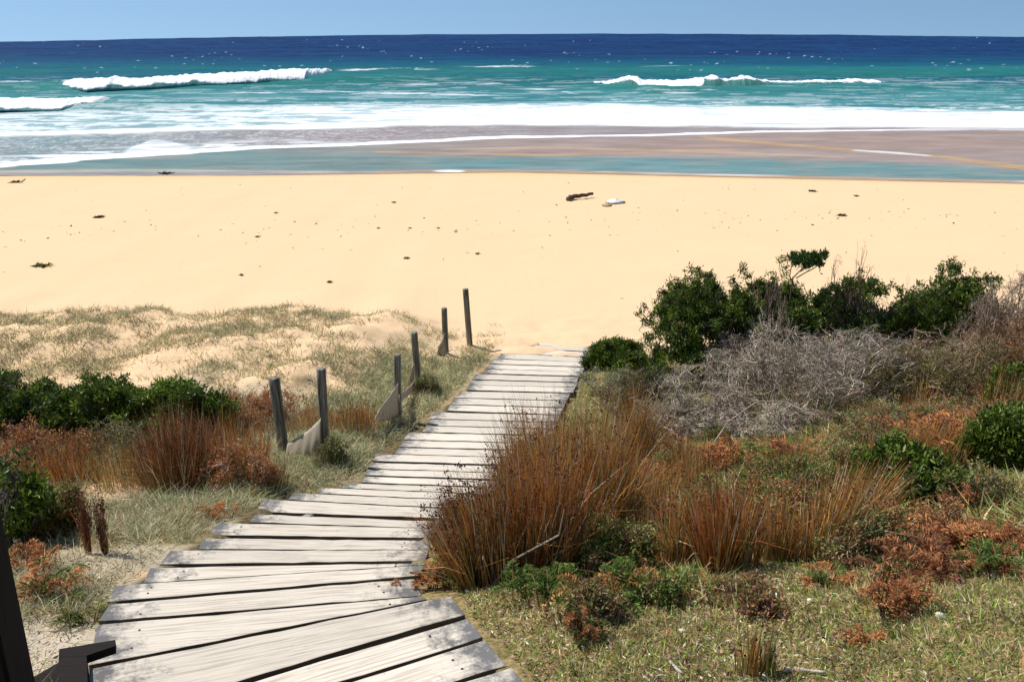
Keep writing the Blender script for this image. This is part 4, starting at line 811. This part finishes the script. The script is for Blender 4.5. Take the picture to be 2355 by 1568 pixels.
# ferns and low bushes
green_shrub('low dark green bush in the right hand lawn, right of the leaning reeds', 2080, 1170, 1030, 260, 571, low=.03, dens=1.6, group='low bushes on the right hand slope')
green_shrub('dark green bush at the right edge above the lawn', 2310, 1075, 950, 230, 572, low=.03, dens=1.5, group='low bushes on the right hand slope')
green_shrub('small dark bush at the right edge under the brown bush', 2335, 945, 850, 140, 573, low=.05, dens=1.4, group='low bushes on the right hand slope')
F_ = [('bright rusty fern patch above the low dark green bush', 2180, 1045, 70, 260, OF, RF, 34), ('orange fern at the right end of the fern patch', 2260, 1030, 60, 170, RF, OF, 26), ('rusty fern right of the large reed bed', 1440, 1250, 60, 130, OF, RF, 24), ('low rusty fern spreading below the large reed bed', 1500, 1300, 40, 170, OF, GF, 22),
      ('green fern in front of the large reed bed, under its dark stems', 1260, 1385, 60, 170, GF, None, 26), ('green fern tangle right of the first green fern', 1390, 1400, 70, 180, GF, OF, 26), ('green and rusty fern below the rusty reed clumps', 1510, 1375, 50, 170, GF, OF, 24),
      ('rusty fern with green tips at the corner of the boardwalk', 1010, 1350, 45, 110, OF, (.14, .22, .03), 22), ('yellow green fern leaning on the plank end', 975, 1335, 25, 70, (.18, .26, .03), None, 12), ('lone bright rusty fern in the open lawn', 2055, 1415, 70, 130, RF, OF, 26),
      ('wide brown fern patch in the middle of the right hand lawn', 2110, 1320, 55, 200, (.24, .10, .05), RF, 30), ('rusty fern above the wide brown fern patch', 2190, 1265, 60, 190, RF, OF, 28), ('dark fern with green tips near the right edge of the lawn', 2265, 1310, 50, 140, GF, RF, 24), ('orange fern at the right edge of the lawn', 2330, 1270, 50, 110, OF, None, 20),
      ('green fern left of the brown patch in the lawn', 1990, 1250, 55, 150, GF, None, 24), ('dark fern right of the low dark green bush', 2230, 1180, 60, 130, (.06, .07, .025), RF, 24), ('small rusty fern under the leaning reeds', 1910, 1350, 35, 120, OF, GF, 18), ('small fern in the gap of the lawn under the green ferns', 1325, 1475, 60, 90, (.09, .11, .03), RF, 18),
      ('rusty undergrowth fern between the two rusty reed clumps', 1640, 1080, 60, 170, OF, RF, 24), ('dark rusty fern beneath the dead thicket', 1800, 1090, 60, 190, RF, GF, 26), ('brown fern at the left of the rusty reed clumps', 1490, 1120, 50, 130, OF, GF, 20), ('tiny rusty fern low in the lawn right of the brown tuft', 1975, 1475, 22, 90, OF, None, 12), ('tiny red brown fern below the fern with green tips', 1700, 1370, 30, 130, (.2, .1, .05), GF, 16)]
for i, (lb, px, py, hh, ww, c1, c2, nn) in enumerate(F_): fern(lb, px, py, hh, ww, 600+i, c1, n=nn, mixc=c2)

# ------------------------------------------------------------------ sticks, shells and wrack
def stick(name, label, pts, r, colr, cat, group=None, lift=.03, sides=7):
    P = []; 
    for (a, b, up) in pts:
        g = hit(a, b); P.append((g[0], g[1], float(H(g[0], g[1]))+lift+up))
    P = np.array(P); tt = np.linspace(0, len(P)-1, len(P)*4); Q_ = np.stack([np.interp(tt, range(len(P)), P[:, i]) for i in range(3)], 1); rg = np.random.default_rng(int(abs(pts[0][0])))
    Q_ += rg.normal(0, r*.12, Q_.shape); V, q, t, c_ = tubes(Q_[None], np.array([r]), np.array([r*.55]), np.array([colr]), sides); n = len(Q_)
    V = np.concatenate([V, Q_[[0, -1]]]); c_ = np.concatenate([c_, [colr, colr]]); t = [(0, (i+1) % sides, n*sides) if False else ((i+1) % sides, i, n*sides) for i in range(sides)]+[((n-1)*sides+i, (n-1)*sides+(i+1) % sides, n*sides+1) for i in range(sides)]
    return tag(obj(name, mesh(name, V, q, t, M_TWIG, c_, True)), label, cat, group)
stick('driftwood', 'dark driftwood log lying on the open sand in the middle of the beach', [(1304, 463, 0), (1320, 459, .05), (1340, 458, .05), (1361, 455, .08)], .085, (.10, .075, .055), 'driftwood', lift=.06)
stick('fallen_stick', 'pale grey stick standing slantwise in the rusty reeds', [(1700, 1290, 0), (1690, 1270, .15), (1672, 1240, .32)], .007, (.28, .24, .20), 'stick', 'bleached sticks on the slope')
stick('fallen_stick', 'white stick lying in the lawn at the bottom right', [(1800, 1545, 0), (1840, 1549, 0), (1895, 1552, 0)], .009, (.46, .40, .34), 'stick', 'bleached sticks on the slope', .012)
stick('fallen_stick', 'short white stick in the lawn at the bottom, left of the small tufts', [(1540, 1530, 0), (1556, 1546, 0), (1570, 1556, 0)], .007, (.48, .42, .36), 'stick', 'bleached sticks on the slope', .012)
stick('fallen_stick', 'long curved pale branch arching over the front of the dead thicket', [(1630, 1075, .15), (1665, 1062, .35), (1730, 1050, .5), (1790, 1045, .48), (1840, 1050, .4)], .008, (.34, .28, .22), 'stick', 'bleached sticks on the slope')
for i, (px, py, L, lb) in enumerate([(1130, 1290, .6, 'thin pale stalk crossing the dark stems of the large reed bed'), (1180, 1340, .5, 'pale bent stalk at the foot of the large reed bed'), (1260, 1130, .5, 'grey dead twig poking from the top of the large reed bed')]):
    g = hit(px, py); P = np.array([[g+[-.12, -.1, .02], g+[0, -.12, L*.4], g+[.1+.1*i, -.16, L*.7], g+[.22, -.2, L]]]); tag(obj('dead_stalk', mesh('dead_stalk', *[x for x in tubes(P, np.array([.006]), np.array([.003]), np.array([(.42, .37, .30)]), 5)][:3], M_TWIG, np.tile((.42, .37, .30), (20, 1)))), lb, 'stick', 'pale stalks in the reed bed')
def shell(label, px, py, rad, seed, colr=(.78, .75, .70), name='white_pebble', cat='pebble', group='white bits in the lawn', flat=.5):
    g = hit(px, py); rg = np.random.default_rng(seed); n, k = 12, 7; V = []
    for j in range(k):
        for i in range(n):
            a = 2*math.pi*i/n; b = math.pi*(j/(k-1)-.5); rr_ = rad*(1+.25*rg.normal()*.6)*(1+.5*math.cos(a+seed)); V.append((g[0]+rr_*math.cos(b)*math.cos(a), g[1]+rr_*math.cos(b)*math.sin(a), g[2]+rad*.2+rr_*flat*math.sin(b)))
    q = [(j*n+i, j*n+(i+1) % n, (j+1)*n+(i+1) % n, (j+1)*n+i) for j in range(k-1) for i in range(n)]
    return tag(obj(name, mesh(name, V, q, None, M_TWIG, np.tile(colr, (len(V), 1)), True)), label, cat, group)
for i, (px, py, r, lb) in enumerate([(1867, 1381, .022, 'white pebble in the lawn right of the leaning reeds'), (2168, 1420, .026, 'white pebble in the open lawn at the right'), (1583, 1388, .020, 'white pebble below the rusty reed clump'), (1566, 1454, .018, 'small white pebble in the middle of the lower lawn'), (1750, 1556, .022, 'white pebble at the foot of the small green tuft'), (1398, 1490, .016, 'small white pebble near the boardwalk corner'), (2285, 1325, .020, 'white pebble under the dark fern at the right'), (1690, 1508, .016, 'pale pebble left of the brown tuft in the lawn')]): shell(lb, px, py, r*.7, 700+i, (.62, .57, .50))
shell('white heap of washed up foam board on the sand right of the driftwood log', 1420, 466, .26, 731, (.66, .66, .64), 'washed_up_litter', 'litter', 'litter beside the driftwood', .2)
shell('small tan scrap in front of the white heap on the sand', 1400, 474, .16, 732, (.45, .36, .2), 'washed_up_litter', 'litter', 'litter beside the driftwood', .3)
def weed(label, px, py, wpx, seed, colr, n=90, flat=.35):
    g = hit(px, py); g[2] = float(H(g[0], g[1])); rg = np.random.default_rng(seed); d = math.hypot(g[1], ZC-g[2]); w = wpx/F*d*.5
    P = np.stack([rg.normal(0, w*.45, n), rg.normal(0, w*.4, n), np.zeros(n)+.02], 1); Dd = rg.normal(size=(n, 3))*[1, 1, flat]+[0, 0, .25]
    V, q, t, c_ = blades(P, Dd, rg.uniform(.3, .7, n)*w, rg.uniform(.1, .2, n)*w+.01, .2, jitter(colr, n, rg, .3), jitter(colr, n, rg, .3), rg, 2)
    return tag(obj('seaweed_clump', mesh('seaweed_clump', V, q, t, M_WEED, c_), None, g), label, 'seaweed', 'seaweed clumps washed up on the beach')
DKW, OLW, GRW = (.03, .025, .02), (.12, .10, .04), (.17, .19, .05)
for i, (px, py, w, cc, lb) in enumerate([(380, 401, 30, DKW, 'black seaweed clump lying at the water line toward the left'), (38, 420, 26, OLW, 'dark flat seaweed at the left edge just above the water line'), (227, 501, 22, DKW, 'thin dark seaweed strand on the upper sand at the left'), (95, 613, 40, GRW, 'yellow green ring of seaweed at the left of the beach'),
    (935, 595, 13, OLW, 'round dark seaweed clump on the sand above the fence posts'), (555, 634, 10, OLW, 'small seaweed speck on the sand above the dune'), (757, 650, 12, OLW, 'small seaweed speck near the dune crest, left of the posts'), (1098, 585, 10, OLW, 'small seaweed speck straight above the lone far post'), (1573, 624, 9, OLW, 'tiny seaweed speck above the tall round shrub'),
    (1868, 441, 18, DKW, 'dark seaweed clump near the water at the right'), (1935, 497, 22, OLW, 'thin seaweed strand on the sand at the right'), (635, 491, 9, OLW, 'tiny seaweed speck high on the sand left of the middle'), (592, 546, 10, OLW, 'short seaweed strand left of the middle of the sand'), (870, 526, 7, OLW, 'tiny seaweed speck, leftmost of the three in the middle of the sand'),
    (943, 526, 7, OLW, 'tiny seaweed speck, middle one of the three in the middle of the sand'), (1008, 526, 7, OLW, 'tiny seaweed speck, rightmost of the three in the middle of the sand'), (1968, 452, 12, OLW, 'faint seaweed speck right of the dark clump near the water'), (905, 467, 9, OLW, 'faint seaweed speck left of the driftwood log, high on the sand'), (658, 383, 16, DKW, 'dark weed floating in the shallows left of the middle')]):
    weed(lb, px, py, w, 740+i, cc)

# fallen leaves, stalk ends and thatch crumbs between the plants
def litter(name, label, xr, yr, n, keepf, colw, rg, sz):
    x = rg.uniform(*xr, n); y = rg.uniform(*yr, n); z = H(x, y); u_, v_ = project(np.stack([x, y, z], 1)); k_ = (rg.random(n) < keepf(x, y, u_, v_)) & ~on_walk(x, y, 0) & (u_ > -300) & (u_ < 2700) & (v_ < 1800); x, y, z = x[k_], y[k_], z[k_]; n = len(x)
    D_ = np.stack([rg.normal(size=n), rg.normal(size=n), rg.normal(0, .35, n)], 1)
    V, q, t, c_ = leaves(np.stack([x, y, z+rg.uniform(.004, .03, n)], 1), D_, rg.uniform(*sz, n), rg.uniform(.25, .5, n)*sz[1]*.6, pick(*colw, n, rg, .35), rg)
    tag(obj(name, mesh(name, V, q, t, M_GRASS, c_)), label, 'leaf litter', kind='stuff')
rg = np.random.default_rng(123)
LIT = ([(.66, .52, .34), (.46, .27, .14), (.26, .12, .06), (.24, .27, .07), (.75, .66, .52), (.08, .05, .03)], [3, 3, 2, 2.2, 1.6, 2])
litter('leaf_litter', 'brown and tan leaf litter lying in the grass of the right hand slope', (-.2, 10), (1.7, 11), 260000, lambda x, y, u_, v_: (x > walk_x(y)+.3)*sm(.3, .6, fbm(x*1.7, y*1.7, 361, 3)), LIT, rg, (.008, .028))
litter('leaf_litter', 'brown and tan leaf litter on the slope left of the boardwalk', (-5, .2), (1.9, 9), 80000, lambda x, y, u_, v_: (x < walk_x(y)-.3)*sm(.35, .65, fbm(x*1.7, y*1.7, 371, 3)), LIT, rg, (.008, .026))
# low soft herbs filling the slope between the ferns and reeds
def k_herb(x, y, u_, v_): return (x > walk_x(y)+.8)*(sm(.44, .58, fbm(x*1.25, y*1.25, 381, 3)))*sm(3.0, 4.2, y+x*.15)*(u_ < 2600)
HERB = ([(.24, .30, .06), (.16, .22, .04), (.48, .24, .09), (.32, .14, .06), (.46, .38, .16), (.60, .46, .27)], [3, 2, 2.0, 1.6, 2.4, 2.2])
o = scatter('ground_cover', (.2, 9.5), (3.0, 10.5), 260000, k_herb, (.06, .17), HERB, .010, rg, 9, .5, .9, .05)
tag(o, 'mixed green and rusty low herbs filling the slope between reeds, ferns and shrubs', 'ground cover')

# the woven mass between the shrubs: wispy dark twigs and leafy scrub
GB = (.26, .22, .17)
for i, a in enumerate([('wispy dark twigs woven through the foot of the tall round green shrub', 1690, 1000, 770, 200, GB, 11.2, None), ('wispy grey brown twigs in front of the widest green shrub', 1800, 1010, 765, 230, GB, 11.0, None), ('wispy grey twigs in front of the shrub right of the sapling', 1960, 1010, 770, 230, GREYL, 10.8, None),
    ('brown twigs hiding the foot of the compact green shrub', 2120, 1000, 760, 240, (.30, .22, .15), 10.8, None), ('brown twigs with a few rusty leaves at the far right of the row', 2300, 1010, 700, 210, (.32, .22, .14), 10.6, ((.34, .18, .07), .3)),
    ('pale grass like scrub between the boardwalk and the tall round green shrub', 1400, 960, 850, 130, (.42, .38, .28), 11.6, ((.30, .30, .16), .5)), ('brown scrub at the right side of the boardwalk, behind the reed bed', 1450, 1010, 880, 150, (.34, .27, .19), 10.2, ((.24, .20, .09), .4)),
    ('grey brown scrub between the reed bed and the dead thicket', 1515, 1080, 930, 170, (.32, .26, .20), 9.2, ((.16, .16, .06), .3))]):
    twig_shrub(a[0], a[1], a[2], a[3], a[4], 800+i, colr=a[5], y=a[6], leaf=a[7], n0=12, counts=(6, 5, 5), spread=.8, wig=.25, up=.3, rad=.009, group='wispy scrub woven through the shrubs')
GL, RL, YL, OLV = (.17, .25, .045), (.46, .20, .07), (.34, .32, .09), (.22, .22, .08)
for i, a in enumerate([('low green scrub under the orange reeds of the large reed bed', 1420, 1330, 1180, 150, GL), ('rusty low scrub left of the rusty reed clumps', 1510, 1230, 1110, 150, RL), ('olive scrub between the two rusty reed clumps', 1630, 1225, 1100, 150, OLV), ('rusty low scrub between the dark red and the leaning reeds', 1775, 1240, 1070, 170, RL),
    ('green low scrub behind the leaning reeds', 1830, 1150, 1035, 170, GL), ('olive scrub right of the leaning reeds, left of the lower ferns', 1990, 1290, 1165, 170, OLV), ('rusty scrub below the low dark green bush', 2120, 1235, 1135, 170, RL),
    ('olive scrub between the low dark green bush and the lawn at the right', 2250, 1160, 1070, 150, OLV), ('yellow green scrub left of the low dark green bush', 1990, 1120, 1010, 170, YL), ('rusty scrub above the dark green bush at the right edge', 2230, 1010, 900, 200, RL), ('green scrub under the brown twigs at the right', 2080, 1020, 925, 200, OLV),
    ('dark rusty scrub in front of the green ferns below the reed bed', 1330, 1430, 1350, 130, (.20, .12, .06)), ('low green scrub right of the green ferns, below the rusty reeds', 1500, 1400, 1310, 150, GL), ('small dark scrub at the edge of the lawn below the dark red reeds', 1690, 1400, 1320, 140, (.28, .15, .08)), ('rusty scrub above the lone bright rusty fern', 2040, 1350, 1275, 150, RL)]):
    twig_shrub(a[0], a[1], a[2], a[3]+(a[2]-a[3])*.25, a[4]*1.45, 830+i, colr=(.24, .17, .10), leaf=(a[5], .6), n0=16, counts=(5, 4, 4), rad=.005, spread=1.45, mix=True, group='low leafy scrub filling the right hand slope')
for i, a in enumerate([('dark brown tangle between the dark green shrubs and the reeds at the left', 110, 1090, 985, 240, (.22, .12, .07), RL), ('brown tangle below the jagged topped shrub', 290, 1080, 980, 200, (.20, .14, .09), OLV), ('pale tangled stalks left of the nearest post, over dark shade', 560, 1125, 1030, 170, (.38, .30, .22), RL), ('dark weeds at the foot of the second post', 775, 1075, 1010, 90, (.14, .09, .05), OLV),
    ('rusty weeds behind the netting of the nearest posts', 640, 960, 900, 150, (.32, .18, .10), RL), ('brown dune scrub right of the green shrub end', 560, 980, 905, 150, (.30, .20, .12), RL), ('small dark tangle left of the third post', 985, 905, 860, 60, (.14, .10, .06), OLV)]):
    twig_shrub(a[0], a[1], a[2], a[3], a[4], 860+i, colr=a[5], leaf=(a[6], .5), n0=9, counts=(5, 5, 4), rad=.006, spread=1.1, group='low tangled scrub left of the boardwalk')

# crumbs of weed, shell and bark along old tide lines
rg = np.random.default_rng(91); n = 420; x = rg.uniform(-26, 26, n); y = np.where(rg.random(n) < .6, rg.normal(26, 1.2, n)+.8*np.sin(x*.2), rg.uniform(17, 36, n)); y = np.clip(y, 17, 36)
V, q, t, c_ = leaves(np.stack([x, y, H(x, y)+.008], 1), np.stack([rg.normal(size=n), rg.normal(0, .6, n), rg.normal(0, .15, n)], 1), rg.uniform(.03, .12, n), rg.uniform(.015, .05, n), pick([(.25, .18, .10), (.12, .09, .05), (.40, .30, .19)], [3, 2, 3], n, rg), rg)
tag(obj('beach_wrack', mesh('beach_wrack', V, q, t, M_WEED, c_)), 'faint crumbs of weed and shell scattered across the open sand', 'beach debris', kind='stuff')

for i, a in enumerate([('upright grey brown twigs between the tall round shrub and the dead thicket', 1740, 1040, 800, 180, (.28, .23, .17), 10.3, None), ('upright brown twigs right of the dead thicket', 2060, 1050, 830, 190, (.30, .21, .13), 10.0, ((.28, .24, .08), .3)), ('upright rusty twigs filling the right edge under the brown bushes', 2290, 1040, 830, 200, (.34, .18, .09), 9.6, ((.34, .17, .07), .5)),
    ('low grey and green tangle in front of the dead thicket', 1650, 1110, 1000, 260, (.28, .23, .17), 8.6, ((.16, .19, .06), .5)), ('low brown and green tangle between the dead thicket and the leaning reeds', 1850, 1110, 990, 260, (.26, .18, .11), 8.5, ((.20, .20, .06), .5)), ('rust and green tangle above the low dark green bush', 2110, 1050, 950, 260, (.30, .17, .09), 8.8, ((.34, .17, .07), .5))]):
    twig_shrub(a[0], a[1], a[2], a[3], a[4], 900+i, colr=a[5], y=a[6], leaf=a[7], n0=12, counts=(6, 5, 4), spread=.9, wig=.25, up=.25, rad=.008, mix=True, group='wispy scrub woven through the shrubs')
